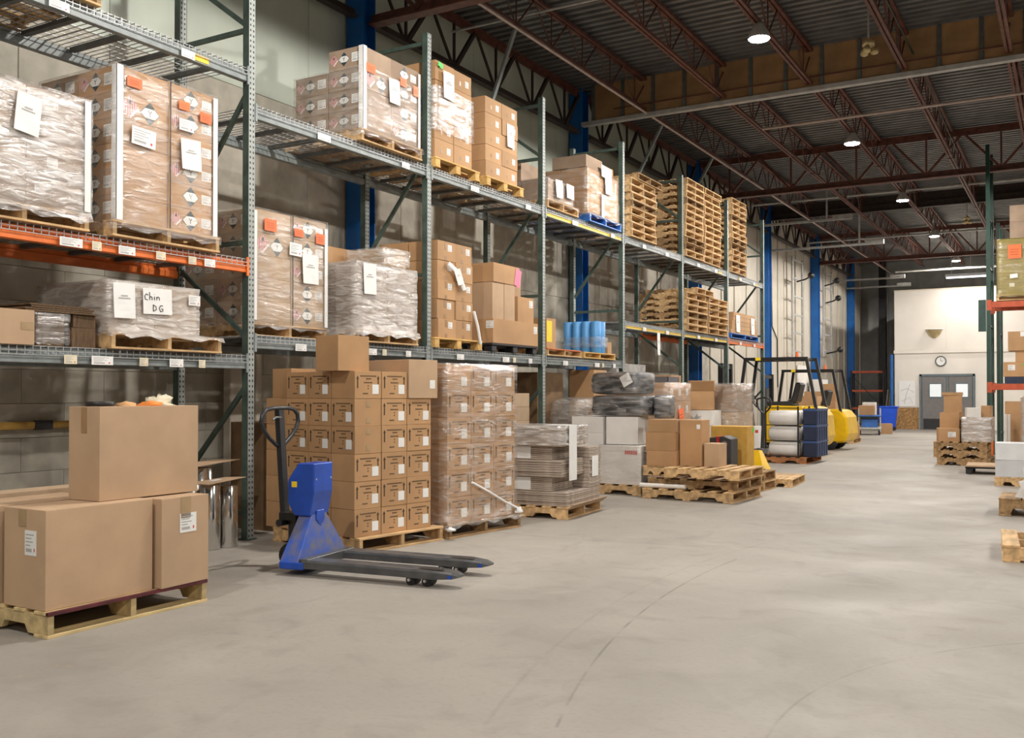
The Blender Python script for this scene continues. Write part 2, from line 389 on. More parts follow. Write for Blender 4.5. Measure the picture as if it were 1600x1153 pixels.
# left wall: block courses low down, sheet panels above, tall cream panels beyond the racks
bw, bh = .90, .325
blk = MB().box(-.03, 0.0, -bw / 2 + .002, bw / 2 - .002, .002, bh - .002).mesh('block', wall_block, .001)
for r in range(10):
    for c in range(10):
        y = 3.3 + c * bw + (bw / 2 if r % 2 else 0)
        part('block', blk, wl, (HX0, y, r * bh))
pan_lo = MB().box(-.03, 0.0, -.497, .497, 0, 1.795).mesh('wall_panel', wall_block, .006)
pan_hi = MB().box(-.03, 0.0, -.497, .497, 0, 2.3).mesh('wall_panel', wall_green, .006)
pan_mid = MB().box(-.03, 0.0, -.497, .497, 0, 3.245).mesh('wall_panel', wall_block, .006)
for c in range(23):
    y = 3.0 + c
    part('wall_panel', pan_hi, wl, (HX0, y, 5.06))
    part('wall_panel', pan_lo, wl, (HX0, y, 3.26))
    if y > 11.6: part('wall_panel', pan_mid, wl, (HX0, y, 0.01))
pan_c = MB().box(-.03, 0.02, -.44, .44, 0, 7.3).mesh('wall_panel', wall_cream, .012)
pan_c2 = MB().box(-.03, 0.05, -.13, .13, 0, 7.3).mesh('wall_pilaster', wall_cream, .01)
for c in range(18):
    y = 26.0 + c * 1.2
    part('wall_panel', pan_c, wl, (HX0, y, 0.0)); part('wall_pilaster', pan_c2, wl, (HX0, y + .6, 0.0))

# corrugated roof deck: flutes run across the hall
def roof():
    b = MB(); y = HY0; prof = []
    while y < HY1:
        prof += [(y, ROOF), (y + .09, ROOF), (y + .10, ROOF + .07), (y + .19, ROOF + .07)]; y += .20
    n = len(prof); vs_ = [(HX0, p[0], p[1]) for p in prof] + [(HX1, p[0], p[1]) for p in prof]
    b.add(vs_, [(i, i + 1, n + i + 1, n + i) for i in range(n - 1)])
    b.box(HX0, HX1, HY0, HY1, ROOF + .08, ROOF + .2)
    return b.mesh('ceiling', deck_metal)
struct('ceiling', roof())

# ------------------------------------------------------------------ steelwork of the roof
GIRD = [3.65, 10.4, 17.15, 23.9, 30.65, 37.4, 44.1]
JX = [-7.0, -5.46, -3.92, -2.38, -0.84, 0.70]
JB, JT = 6.74, 7.36
jl = 6.75
jtop = MB().box(-.065, -.012, 0, jl - .1, JT - .05 - JB, JT - JB).box(.012, .065, 0, jl - .1, JT - .05 - JB, JT - JB).mesh('top_chord', red_steel)
jbot = MB().box(-.055, -.012, 0, jl - .1, 0, .045).box(.012, .055, 0, jl - .1, 0, .045).mesh('bottom_chord', red_steel)
mod = 1.1; jh = JT - JB
dg1 = MB().cyl((0, 0, .03), (0, mod / 2, jh - .03), .014, n=6).mesh('web_bar', red_steel)
dg2 = MB().cyl((0, 0, jh - .03), (0, mod / 2, .03), .014, n=6).mesh('web_bar', red_steel)
vt = MB().cyl((0, 0, .03), (0, 0, jh - .03), .011, n=6).mesh('web_bar', red_steel)
JLINE = ['above the long rack', 'above the pallet jack side', 'carrying the lamps', 'next aisle-ward from the lamps', 'second aisle-ward from the lamps', 'third aisle-ward from the lamps']
JBAY = ['before the first girder', 'between first girder and brown partition', 'between brown partition and second girder', 'just past the second girder', 'just before the far girder', 'over the office block']
for gi in range(len(GIRD) - 1):
    for xi, x in enumerate(JX):
        j = thing('roof_joist', f'rust-red open-web joist {JLINE[xi]}, {JBAY[gi]}', 'joist', (x, GIRD[gi] + .05, JB), 0, 'lengthwise roof joists')
        part('top_chord', jtop, j); part('bottom_chord', jbot, j)
        for k in range(6):
            part('web_bar', dg2, j, (0, k * mod + .05, 0)); part('web_bar', dg1, j, (0, k * mod + .05 + mod / 2, 0))
            if k: part('web_bar', vt, j, (0, k * mod + .05 + mod / 2, 0))

def girder(y, zb, label, x0=-8.28, x1=8.8, mat=red_steel):
    g = thing('truss_girder', label, 'girder', (x0, y, zb)); L_ = x1 - x0; h = 7.36 - zb
    part('bottom_chord', MB().box(0, L_, -.09, .09, 0, .025).box(0, L_, -.012, .012, .025, .15).mesh('bottom_chord', mat), g)
    part('top_chord', MB().box(0, L_, -.09, .09, h - .03, h).box(0, L_, -.012, .012, h - .15, h - .03).mesh('top_chord', mat), g)
    md = 1.54; n = int(L_ / md)
    d1 = MB().bar((0, 0, h - .08), (md / 2, 0, .08), .05, .05).mesh('web_bar', mat)
    d2 = MB().bar((0, 0, .08), (md / 2, 0, h - .08), .05, .05).mesh('web_bar', mat)
    v_ = MB().bar((0, 0, .08), (0, 0, h - .08), .04, .04).mesh('web_bar', mat)
    for k in range(n):
        part('web_bar', d1, g, (k * md, 0, 0)); part('web_bar', d2, g, (k * md + md / 2, 0, 0)); part('web_bar', v_, g, (k * md + md / 2, 0, 0))
    return g
girder(10.4, 6.42, 'rust-red roof girder crossing the hall beside the blue column nearest the loaded racks')
girder(23.9, 6.32, 'rust-red roof girder crossing the hall above the stored pallets')
girder(37.4, 6.25, 'rust-red roof girder crossing the hall before the white office block')
for y, lb in ((17.75, 'dark roof beam crossing just behind the brown drop partition'), (30.65, 'dark roof beam crossing above the overhead door tracks')):
    b = MB().box(-8.28, 8.8, -.08, .08, 7.05, 7.07).box(-8.28, 8.8, -.01, .01, 6.9, 7.34).box(-8.28, 8.8, -.08, .08, 6.88, 6.9)
    solid('roof_beam', b.mesh('roof_beam', dark_steel), lb, 'beam', (0, y, 0))

# truss along the left wall, one per column bay
COLY = [3.6, 10.35, 17.1, 23.85, 30.5, 37.3, 44.05]
def wall_truss(y, lb):
    g = thing('wall_truss', lb, 'truss', (-8.33, y + .2, 6.45), 0, 'trusses along the side wall'); L_ = 6.3; h = .82
    part('bottom_chord', cached('wtb', lambda: MB().box(-.06, .06, 0, L_, 0, .025).box(-.012, .012, 0, L_, .025, .11).mesh('bottom_chord', dark_steel)), g)
    part('top_chord', cached('wtt', lambda: MB().box(-.07, .07, 0, L_, h, h + .03).box(-.012, .012, 0, L_, h - .1, h).mesh('top_chord', red_steel)), g)
    md = 1.26
    d1 = cached('wt1', lambda: MB().bar((0, 0, h - .05), (0, md * .45, .05), .035, .035).mesh('web_bar', dark_steel))
    d2 = cached('wt2', lambda: MB().bar((0, 0, .05), (0, md * .45, h - .05), .06, .06).mesh('web_bar', dark_steel))
    v_ = cached('wt3', lambda: MB().bar((0, 0, .05), (0, 0, h - .05), .035, .035).mesh('web_bar', dark_steel))
    for k in range(5):
        part('web_bar', d1, g, (0, k * md + .1, 0)); part('web_bar', d2, g, (0, k * md + .1 + md * .5, 0)); part('web_bar', v_, g, (0, k * md + .1 + md * .48, 0))
WT = ['behind the plain cartons', 'behind the loaded top shelves', 'behind the stored pallets, first', 'behind the rack end, next', 'above the nearer wall ladder', 'above the ladder by the office']
for i in range(6): wall_truss(COLY[i], 'dark steel truss along the side wall ' + WT[i])

colm = MB().box(-.14, .14, -.14, -.12, 0, ROOF - .08).box(-.14, .14, .12, .14, 0, ROOF - .08).box(-.012, .012, -.12, .12, 0, ROOF - .08).mesh('shaft', blue_col)
colb = boxmesh('base_plate', .34, .34, .03, blue_col, .004)
CL = ['blue steel H-column behind the plain cartons', 'blue steel H-column behind the printed carton stack', 'blue steel H-column behind the blue rolls',
      'blue steel H-column behind the stored pallets', 'blue steel H-column beside the forklifts, past the rack end', 'blue steel H-column between the two wall ladders', 'blue steel H-column by the far wall, past the ladders']
for y, lb in zip(COLY, CL):
    c = thing('steel_column', lb, 'column', (-8.42, y, 0)); part('shaft', colm, c, (0, 0, .03)); part('base_plate', colb, c)

# brown drop partition hanging under the roof
dp = struct('wall_partition', MB().box(-8.3, 8.6, -.05, .08, 6.62, 6.70).mesh('bottom_rail', pipe_grey, .004), (0, 17.0, 0))
for k in range(16):
    x = -8.05 + k * .62
    part('stud', cached('stud', lambda: MB().box(-.03, .03, -.04, .0, 0, .70).mesh('stud', stud_m)), dp, (x, 0, 6.70))
    part('insulation_panel', cached('insp', lambda: MB().box(.035, .585, -.012, .02, 0, .69).mesh('insulation_panel', insul)), dp, (x, 0, 6.70))
part('sprinkler_rail', MB().cyl((-7.6, -.06, 6.86), (1.5, -.06, 6.86), .012, n=6).mesh('rail', red_steel), dp)

# ------------------------------------------------------------------ lamps
hb_body = MB().lathe([(.05, .22), (.08, .20), (.10, .14), (.15, .06), (.155, .0)], 20).mesh('housing', pipe_grey)
hb_lens = MB().lathe([(.15, .0), (.14, -.012), (0.0001, -.018)], 20).mesh('lens', glass_lens)
hb_rod = MB().cyl((0, 0, .20), (0, 0, .3), .012, n=6).cyl((0, 0, .20), (0, 0, .24), .04, n=8).mesh('hanger', steel_dk)
for x in LAMP_ROWS_X:
    for y in LAMP_Y:
        if x < 0 and y < -3: continue
        lbl = ('bright round ceiling lamp over the aisle, ' if x < 0 else 'round ceiling lamp of the outer row, ') + JBAY[max(0, min(5, int((y - 3.65) // 6.75)))]
        l = thing('high_bay_lamp', lbl, 'lamp', (x, y, LAMP_Z), 0, 'ceiling lamps over the aisle')
        part('housing', hb_body, l); part('lens', hb_lens, l); part('hanger', hb_rod, l)
        ll = lamp_light(x, y, LAMP_Z - .03, size=.28); 
def emergency(x, y, lb, ztop=7.40, z=6.5):
    l = thing('hanging_lamp', lb, 'lamp', (x, y, z))
    part('rod', MB().cyl((0, 0, .1), (0, 0, ztop - z), .014, n=8).mesh('rod', pipe_grey), l)
    part('canopy', MB().lathe([(.02, .16), (.09, .12), (.09, .06), (.05, .04)], 14).mesh('canopy', brass), l)
    for a in range(3):
        t = 2.1 * a + .4
        part('bulb_head', cached('bulbh', lambda: MB().lathe([(.001, .06), (.045, .045), (.065, .0), (.05, -.04), (.001, -.06)], 12).mesh('bulb_head', brass)), l, (.085 * math.cos(t), .085 * math.sin(t), -.02))
emergency(-2.60, 15.0, 'small brass triple lamp on a white rod before the brown partition')
emergency(-2.7, 31.5, 'small brass triple lamp on a rod before the white office block')
# fluorescent strip above the office
fl = thing('strip_lamp', 'long fluorescent strip lamp hung above the white office wall', 'lamp', (-3.35, 39.2, 5.72))
part('housing', MB().prism([(-.14, 0), (.14, 0), (.07, .1), (-.07, .1)], 'x', -.75, .75).mesh('housing', pipe_grey), fl)
part('tube', MB().cyl((-.72, 0, -.03), (.72, 0, -.03), .03, n=10).mesh('tube', tube_lens), fl)
for sx_ in (-.55, .1): part('hanger_rod', MB().cyl((sx_, 0, .1), (sx_, 0, 1.6), .012, n=6).mesh('hanger_rod', pipe_grey), fl)
tl = bpy.data.lights.new('strip_light', 'AREA'); tl.shape = 'RECTANGLE'; tl.size = 1.4; tl.size_y = .1; tl.energy = 60; tl.color = (1, .95, .88)
to = bpy.data.objects.new('strip_light', tl); C.objects.link(to); to.location = (-3.35, 39.2, 5.64)

# ------------------------------------------------------------------ pipes
def pipe(name, lb, pts, r, mat, cat='pipe', n=8):
    return solid(name, MB().tube(pts, r, n).mesh(name, mat), lb, cat)
pipe('sprinkler_pipe', 'thin pale pipe running lengthwise below the joist over the racks', [(-6.93, 9.0, 6.68), (-6.93, 46, 6.68)], .02, pipe_rose)
pipe('sprinkler_pipe', 'pale cross pipe under the roof behind the brown partition', [(-5.3, 19.0, 6.64), (6, 19.0, 6.64)], .028, pipe_rose)
pipe('sprinkler_pipe', 'grey cross pipe under the roof before the brown partition', [(-8.3, 12.4, 7.0), (-5.6, 12.4, 7.0), (6, 12.4, 7.0)], .02, pipe_grey)
pipe('sprinkler_pipe', 'grey cross pipe under the roof past the second girder', [(-8.2, 28.2, 6.95), (6, 28.2, 6.95)], .03, pipe_grey)
pipe('sprinkler_pipe', 'grey cross pipe under the roof beside the far girder', [(-8.2, 35.0, 6.75), (6, 35.0, 6.75)], .03, pipe_grey)
pipe('sprinkler_pipe', 'grey cross pipe just above the white office block', [(-6.2, 41.5, 6.3), (3, 41.5, 6.3)], .04, pipe_grey)
pipe('electrical_conduit', 'thin green cable slung along the joist over the aisle', [(-2.28, 11.0, 7.1), (-2.25, 14.5, 6.95), (-2.24, 18, 7.0), (-2.26, 24, 6.9)], .012, beam_green)

# overhead door tracks reaching in from the left wall
def track(y, z, x1, lb, drop=True, r=.045):
    t = thing('door_track', lb, 'track', (-8.6, y, z), 0, 'overhead tracks by the far side wall'); L_ = x1 + 8.6
    part('rail', MB().box(0, L_, -.03, .03, -.035, .035).mesh('rail', pipe_grey, .006), t)
    if drop: part('drop_rod', MB().box(L_ - .75, L_ - .70, -.02, .02, .05, 7.4 - z).mesh('drop_rod', pipe_grey), t)
    part('end_box', MB().box(L_ - .55, L_, -.07, .07, -.02, .12).mesh('end_box', pipe_grey, .006), t)
track(29.3, 6.52, -5.55, 'grey overhead track reaching in from the side wall below the second girder')
track(31.3, 6.02, -5.0, 'grey overhead track with metal nozzle reaching in above the forklifts')
track(40.9, 6.0, -5.75, 'grey overhead track reaching in from the side wall left of the office block', False)
track(43.6, 5.95, -5.9, 'grey overhead track reaching in just before the far wall', False)

def wall_ladder(y0, y1, lb, z0=2.6, z1=6.1):
    t = thing('wall_ladder', lb, 'ladder', (-8.3, (y0 + y1) / 2, z0)); w = (y1 - y0) / 2; h = z1 - z0
    for s in (-1, 1): part('rail', MB().box(-.03, .03, s * w - .05, s * w + .05, 0, h).mesh('rail', pipe_grey, .006), t)
    for k in range(6): part('rung', MB().box(-.02, .02, -w, w, -.025, .025).mesh('rung', pipe_grey), t, (0, 0, .25 + k * (h - .35) / 5))
wall_ladder(33.35, 34.75, 'grey steel wall ladder beside the blue column past the forklifts')
wall_ladder(38.1, 39.5, 'grey steel wall ladder nearer the office block', 2.8, 6.2)
def dock_light(y, z, lb, s=1.0):
    t = thing('dock_light', lb, 'lamp', (-8.35, y, z))
    part('arm', MB().tube([(0, 0, 0), (.35, -.2, .05), (.6, -.5, .12)], .03, 6).mesh('arm', fork_black), t)
    part('lamp_head', MB().lathe([(.03, -.10), (.10, -.04), (.115, .05), (.07, .10)], 14, (.62, -.62, .12), 'y').mesh('lamp_head', fork_black), t)
dock_light(34.2, 5.3, 'black swing-arm dock lamp on the nearer wall ladder')
dock_light(38.4, 5.55, 'upper black swing-arm dock lamp on the ladder by the office')
dock_light(38.6, 4.9, 'middle black swing-arm dock lamp on the ladder by the office')
dock_light(38.9, 2.95, 'lowest black swing-arm dock lamp, above the further forklift')
pipe('cable', 'black cable hanging down the cream wall behind the forklifts', [(-8.555, 31.6, 6.4), (-8.555, 31.7, 3.6), (-8.545, 32.3, 3.2), (-8.555, 32.4, 1.6)], .02, fork_black)
wh = boxmesh('panel', .06, 1.5, 1.1, card_white, .006)
solid('wall_board', wh, 'white board on the cream wall behind the further forklift', 'board', (-8.5, 35.6, 1.3))

# ------------------------------------------------------------------ office block at the far end
OY = 40.1
off = struct('wall_office', MB().box(-6.04, 8.9, .0, 6.6, 0, 5.38).mesh('wall_office', wall_white, .01), (0, OY, 0))
part('ledge', MB().box(-6.06, 8.9, -.07, 0, 2.93, 3.06).mesh('ledge', wall_white, .01), off)
for x in (-6.04, -4.2, -2.3): part('wall_panel', MB().box(x + .01, x + 1.82, -.012, 0, 3.07, 5.37).mesh('wall_panel', wall_white, .006), off)
part('cap', MB().box(-6.06, 8.9, -.02, .1, 5.38, 5.41).mesh('cap', paper_cream), off)
dr = struct('door_1', MB().box(-1.0, -.92, -.05, .05, 0, 2.12).box(.85, .93, -.05, .05, 0, 2.12).box(-1.0, .93, -.05, .05, 2.04, 2.12).box(-.05, .02, -.04, .04, 0, 2.04).mesh('door_frame', door_frame, .005), (-4.12, OY - .06, 0))
for x0, x1 in ((-.92, -.05), (.02, .85)):
    lf = part('door_leaf', MB().box(x0 + .01, x1 - .01, -.03, .01, .01, 2.03).mesh('door_leaf', door_grey, .004), dr)
    cx = (x0 + x1) / 2 + .05
    part('window_frame', MB().box(cx - .24, cx + .24, -.045, -.03, 1.22, 1.78).mesh('window_frame', door_frame), lf)
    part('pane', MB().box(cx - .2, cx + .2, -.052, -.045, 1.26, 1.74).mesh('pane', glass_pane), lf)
    part('kick_plate', MB().box(x0 + .05, x1 - .05, -.04, -.03, .03, .42).mesh('kick_plate', plastic_black), lf)
    part('handle', MB().box(cx + (.3 if x0 < -.5 else -.36), cx + (.36 if x0 < -.5 else -.3), -.07, -.03, .95, 1.15).mesh('handle', steel), lf)
solid('plywood_panel', boxmesh('plywood_panel', .84, .03, .84, osb, .003), 'brown chipboard panel fixed low on the office wall beside the doors', 'panel', (-5.58, OY - .03, 0))
wbd = solid('notice_board', boxmesh('notice_board', .60, .02, .98, paper, .004), 'pale notice board with faint drawings beside the office doors', 'board', (-5.58, OY - .02, .88))
part('drawing', MB().tube([(-.2, -.014, .2), (.1, -.014, .35), (.2, -.014, .12)], .006, 4).tube([(-.25, -.014, .6), (0, -.014, .7), (.25, -.014, .55)], .006, 4).tube([(-.1, -.014, .1), (-.02, -.014, .5), (.1, -.014, .85)], .006, 4).mesh('drawing', ink_grey), wbd)
ck = thing('wall_clock', 'round black-rimmed wall clock above the office doors', 'clock', (-4.37, OY - .02, 2.62))
part('case', MB().lathe([(.20, 0), (.20, -.05), (.165, -.06), (.165, -.03)], 24, axis='y').mesh('case', steel_dk), ck)
part('dial', MB().lathe([(.160, -.036), (.0001, -.037)], 24, axis='y').mesh('dial', paper), ck)
part('hand', MB().box(-.008, .008, -.044, -.040, 0, .11).box(0, .08, -.044, -.040, -.007, .007).mesh('hand', ink), ck)
sc = thing('wall_sconce', 'pale half-bowl wall light on the upper office wall', 'lamp', (-4.6, OY - .012, 3.62))
def bowl():
    b = MB(); n = 14; prof = [(.08, -.10), (.22, .04), (.30, .22)]
    vs_ = [(r * math.cos(math.pi * k / n) , -r * math.sin(math.pi * k / n), z) for r, z in prof for k in range(n + 1)]
    b.add(vs_, [(i * (n + 1) + k, i * (n + 1) + k + 1, (i + 1) * (n + 1) + k + 1, (i + 1) * (n + 1) + k) for i in range(2) for k in range(n)], 0, True)
    b.add(vs_[:n + 1], [tuple(range(n + 1))])
    return b.mesh('bowl', brass)
part('bowl', bowl(), sc); part('back_plate', MB().box(-.2, .2, -.01, 0, 0, .22).mesh('back_plate', paper_cream), sc)
part('rim', MB().tube([(.30 * math.cos(math.pi * k / 12), -.30 * math.sin(math.pi * k / 12), .22) for k in range(13)], .018, 6).mesh('rim', paper), sc)
pipe('blue_pipe', 'blue post standing against the left corner of the office block', [(-6.13, OY - .1, 0), (-6.13, OY - .1, 2.9)], .06, blue_col)
solid('dark_column', MB().box(-.15, .15, -.15, .15, 0, 7.3).mesh('dark_column', fork_black, .01), 'black steel column in the dark corner beside the office block', 'column', (-7.35, 45.6, 0))
for k, (x, y, h_, lb) in enumerate(((-6.55, 41.6, 1.75, 'pale wooden pole leaning beside the blue bin'), (-6.72, 41.9, 1.55, 'grey pole leaning in the corner by the blue bin'), (-6.42, 41.4, 1.35, 'short dark pole leaning by the office corner'))):
    solid('leaning_pole', MB().cyl((0, 0, 0), (.12, .25, h_), .025, n=8).mesh('leaning_pole', [wood, pipe_grey, fork_black][k]), lb, 'pole', (x, y, 0))
sh = thing('storage_rack', 'dark steel storage rack in the far corner beside the office', 'rack', (-7.55, 43.2, 0))
for x in (-.65, .65):
    for y in (-.25, .25): part('post', boxmesh('post', .07, .07, 2.35, fork_black, .003), sh, (x, y, 0))
for z in (.7, 1.45, 2.25): part('shelf_beam', boxmesh('shelf_beam', 1.3, .56, .09, beam_rust, .003), sh, (0, 0, z))
part('brace', MB().bar((-.6, -.27, 2.1), (.6, -.27, .8), .03, .03).mesh('brace', fork_black), sh)
# ================================================================== PALLETS, CARTONS, DECALS
def pallet(x, y, z, label, group=None, L_=1.15, W=1.10, H=.135, rz=0.0, mat=wood, edge=None, nb=6, mats=None):
    """stringer pallet: three notched stringers along local x, deck boards along local y; (x, y) is its centre"""
    p = thing('pallet', label, 'pallet', (x, y, z), rz, group)
    tb = .018; sh_ = H - 2 * tb; sw = .038; Lx = L_ - .01
    def sk():
        n0 = .16 * L_; n1 = .38 * L_; nd = sh_ * .42
        poly = [(-Lx / 2, 0), (-Lx / 2 + n0, 0), (-Lx / 2 + n0 + .03, nd), (-Lx / 2 + n1 - .03, nd), (-Lx / 2 + n1, 0),
                (Lx / 2 - n1, 0), (Lx / 2 - n1 + .03, nd), (Lx / 2 - n0 - .03, nd), (Lx / 2 - n0, 0), (Lx / 2, 0), (Lx / 2, sh_), (-Lx / 2, sh_)]
        return MB().prism(poly, 'y', -sw / 2, sw / 2).mesh('stringer', mat)
    sm = cached(('str', round(L_, 2), round(H, 3), mat.name), sk)
    for k in (-1, 0, 1): part('stringer', sm, p, (0, k * (W - sw - .01) / 2, tb))
    tm = edge or mat
    bm_ = cached(('brd', round(W, 2), mat.name), lambda: MB().box(-.05, .05, -W / 2, W / 2, 0, tb).mesh('deck_board', mat, .002))
    be = cached(('brde', round(W, 2), tm.name), lambda: MB().box(-.065, .065, -W / 2, W / 2, 0, tb).mesh('deck_board', tm, .002))
    for k in range(nb):
        t = -L_ / 2 + .065 + k * (L_ - .13) / (nb - 1)
        part('deck_board', be if k in (0, nb - 1) else bm_, p, (t, 0, H - tb))
    for t in (-L_ / 2 + .065, 0, L_ / 2 - .065):
        part('base_board', bm_ if t == 0 else cached(('bbe', round(W, 2), mat.name), lambda: MB().box(-.065, .065, -W / 2, W / 2, 0, tb).mesh('base_board', mat, .002)), p, (t, 0, 0))
    return p

def block_pallet(x, y, z, label, group=None, L_=1.1, W=1.0, H=.12, mat=wood_y, rz=0.0):
    p = thing('pallet', label, 'pallet', (x, y, z), rz, group)
    for k in range(6): part('deck_board', cached(('bpd', round(W, 2), mat.name), lambda: MB().box(-.055, .055, -W / 2, W / 2, 0, .02).mesh('deck_board', mat, .002)), p, (-L_ / 2 + .055 + k * (L_ - .11) / 5, 0, H - .02))
    for j in (-1, 0, 1):
        part('runner', cached(('bpr', round(L_, 2), mat.name), lambda: MB().box(-L_ / 2, L_ / 2, -.05, .05, 0, .018).mesh('runner', mat, .002)), p, (0, j * (W / 2 - .055), 0))
        for i in (-1, 0, 1): part('block', cached(('bpb', round(H, 3), mat.name), lambda: MB().box(-.06, .06, -.05, .05, 0, H - .038).mesh('block', mat, .003)), p, (i * (L_ / 2 - .065), j * (W / 2 - .055), .018))
    return p

def carton_mesh(sx, sy, sz, mat, flap='y'):
    def mk():
        b = MB().box(-sx / 2, sx / 2, -sy / 2, sy / 2, 0, sz - .003)
        g = .002
        if flap == 'y':
            b.box(-sx / 2 + .001, -g, -sy / 2 + .001, sy / 2 - .001, sz - .003, sz); b.box(g, sx / 2 - .001, -sy / 2 + .001, sy / 2 - .001, sz - .003, sz)
        else:
            b.box(-sx / 2 + .001, sx / 2 - .001, -sy / 2 + .001, -g, sz - .003, sz); b.box(-sx / 2 + .001, sx / 2 - .001, g, sy / 2 - .001, sz - .003, sz)
        return b.mesh('cardboard_box', mat, .003)
    return cached(('ctn', round(sx, 3), round(sy, 3), round(sz, 3), mat.name, flap), mk)
def carton(x, y, z, sx, sy, sz, label, group=None, rz=0.0, mat=kraft, cat='box', flap='y', name='cardboard_box'):
    o = solid(name, carton_mesh(sx, sy, sz, mat, flap), label, cat, (x, y, z), rz, group)
    o['dims'] = (sx, sy, sz)
    return o

# -- flat marks: every decal is modelled facing +x, u to the right (+y), v up, then turned onto its face
def on_face(parent, face, u, v, me, name, tilt=0.0, off=.0008, dims=None):
    sx, sy, sz = dims or parent['dims']
    if face == '+x': loc, rz = (sx / 2 + off, u, v), 0.0
    elif face == '-y': loc, rz = (u, -sy / 2 - off, v), -math.pi / 2
    elif face == '+y': loc, rz = (-u, sy / 2 + off, v), math.pi / 2
    return part(name, me, parent, loc, (tilt, 0, rz))
TH = .0012
def d_plate(w, h, mat, name='label'):
    return cached(('pl', round(w, 3), round(h, 3), mat.name), lambda: MB().box(0, TH, -w / 2, w / 2, -h / 2, h / 2).mesh(name, mat))
def d_label(w=.10, h=.085, mat=paper):
    def mk():
        b = MB().box(0, TH, -w / 2, w / 2, -h / 2, h / 2)
        for k, (l, t) in enumerate(((.7, .30), (.5, .16), (.62, .02), (.4, -.12))):
            b.box(TH, TH + .0004, -w * .42, -w * .42 + w * l, h * t, h * (t + .05), 1)
        b.box(TH, TH + .0004, w * .28, w * .36, -h * .34, -h * .2, 2)
        b.box(TH, TH + .0004, -w * .4, w * .1, -h * .36, -h * .22, 1)
        return b.mesh('label', [mat, ink_grey, ink_red])
    return cached(('lb', round(w, 3), round(h, 3), mat.name), mk)
def d_sheet(w=.21, h=.29):
    def mk():
        b = MB()
        # slightly curled sheet
        n = 5
        vs_ = []
        for i in range(n + 1):
            t = i / n; vs_ += [(.004 + .01 * (1 - t) ** 2, -w / 2, -h / 2 + h * t), (.004 + .004 * (1 - t), w / 2, -h / 2 + h * t)]
        b.add(vs_, [(2 * i, 2 * i + 1, 2 * i + 3, 2 * i + 2) for i in range(n)])
        vs2 = [(x - .0015, y, z) for x, y, z in vs_]
        b.add(vs2, [(2 * i, 2 * i + 2, 2 * i + 3, 2 * i + 1) for i in range(n)])
        for y0, y1, z in ((-.16, .16, .12), (-.28, .28, .05)):
            x = .0085
            for q in range(7):
                a = y0 + (y1 - y0) * q / 7
                b.box(x, x + .0006, a * w, (a + (y1 - y0) / 9) * w, z * h, (z + .035) * h, 1)
        return b.mesh('paper_sheet', [paper, ink_grey])
    return cached(('sheet', round(w, 3), round(h, 3)), mk)
def d_diamond(s=.10):
    def mk():
        h = s / math.sqrt(2) * 1.12; b = MB()
        def dia(r, x, m): b.add([(x, -r, 0), (x, 0, -r), (x, r, 0), (x, 0, r)], [(0, 1, 2, 3)], m)
        b.prism([(-h, 0), (0, -h), (h, 0), (0, h)], 'x', 0, TH, 0)
        w = h * .5
        b.prism([(-h * .93, 0), (-w, -h * .43), (w, -h * .43), (h * .93, 0), (w, h * .43), (-w, h * .43)], 'x', TH, TH + .0005, 1)
        t = h * .26; x = TH + .0008
        b.bar((x, 0, 0), (x, 0, -t), .006, .0006, 2, (1, 0, 0)); b.bar((x, 0, 0), (x, -t * .7, t), .006, .0006, 2, (1, 0, 0)); b.bar((x, 0, 0), (x, t * .7, t), .006, .0006, 2, (1, 0, 0))
        return b.mesh('diamond_label', [M('label_black', (.03, .05, .06), .5, var=0), paper, ink])
    return cached(('dia', round(s, 3)), mk)
def d_hazard(s=.10):
    def mk():
        h = s / math.sqrt(2) * 1.12; b = MB()
        b.prism([(-h, 0), (0, -h), (h, 0), (0, h)], 'x', 0, TH, 0)
        b.prism([(0, -h * .95), (h * .95, 0), (h * .72, .0), (0, -h * .68)], 'x', TH, TH + .0005, 1)
        b.prism([(-h * .16, h * .25), (h * .16, h * .25), (h * .1, h * .6), (0, h * .72), (-h * .1, h * .55)], 'x', TH, TH + .0005, 2)
        return b.mesh('hazard_label', [hazard, paper, ink])
    return cached(('haz', round(s, 3)), mk)
def d_print(w, h):
    """black shipping print: up arrows at both sides, lines of small type between them"""
    def mk():
        b = MB(); t = .0006
        for sx_, a, c in ((-.40, -.12, .22), (.38, -.02, .22)):
            b.box(0, t, sx_ * w - .007, sx_ * w + .007, a * h, c * h)
            b.prism([(sx_ * w - .016, c * h), (sx_ * w + .016, c * h), (sx_ * w, (c + .12) * h)], 'x', 0, t)
        for y0, y1, z, n in ((-.30, .32, .30, 11), (-.08, .12, .20, 4), (-.16, .16, .06, 6), (-.02, .03, -.06, 1), (-.02, .03, -.16, 1), (-.20, .0, -.34, 4)):
            for q in range(n):
                a = y0 + (y1 - y0) * q / n
                b.box(0, t, a * w, (a + (y1 - y0) / n * .72) * w, z * h, (z + .045) * h)
        return b.mesh('print', M('print_ink', (.07, .045, .025), .8, var=0))
    return cached(('prt', round(w, 3), round(h, 3)), mk)
def d_box_sticker(w, h, mat):
    def mk():
        b = MB().box(0, TH, -w / 2, w / 2, -h / 2, h / 2)
        for z in (.12, -.06, -.24): b.box(TH, TH + .0004, -w * .34, w * .3, z * h, (z + .06) * h, 1)
        return b.mesh('sticker', [mat, M('sticker_ink', (.45, .10, .03), .7, var=0)])
    return cached(('stk', round(w, 3), round(h, 3), mat.name), mk)

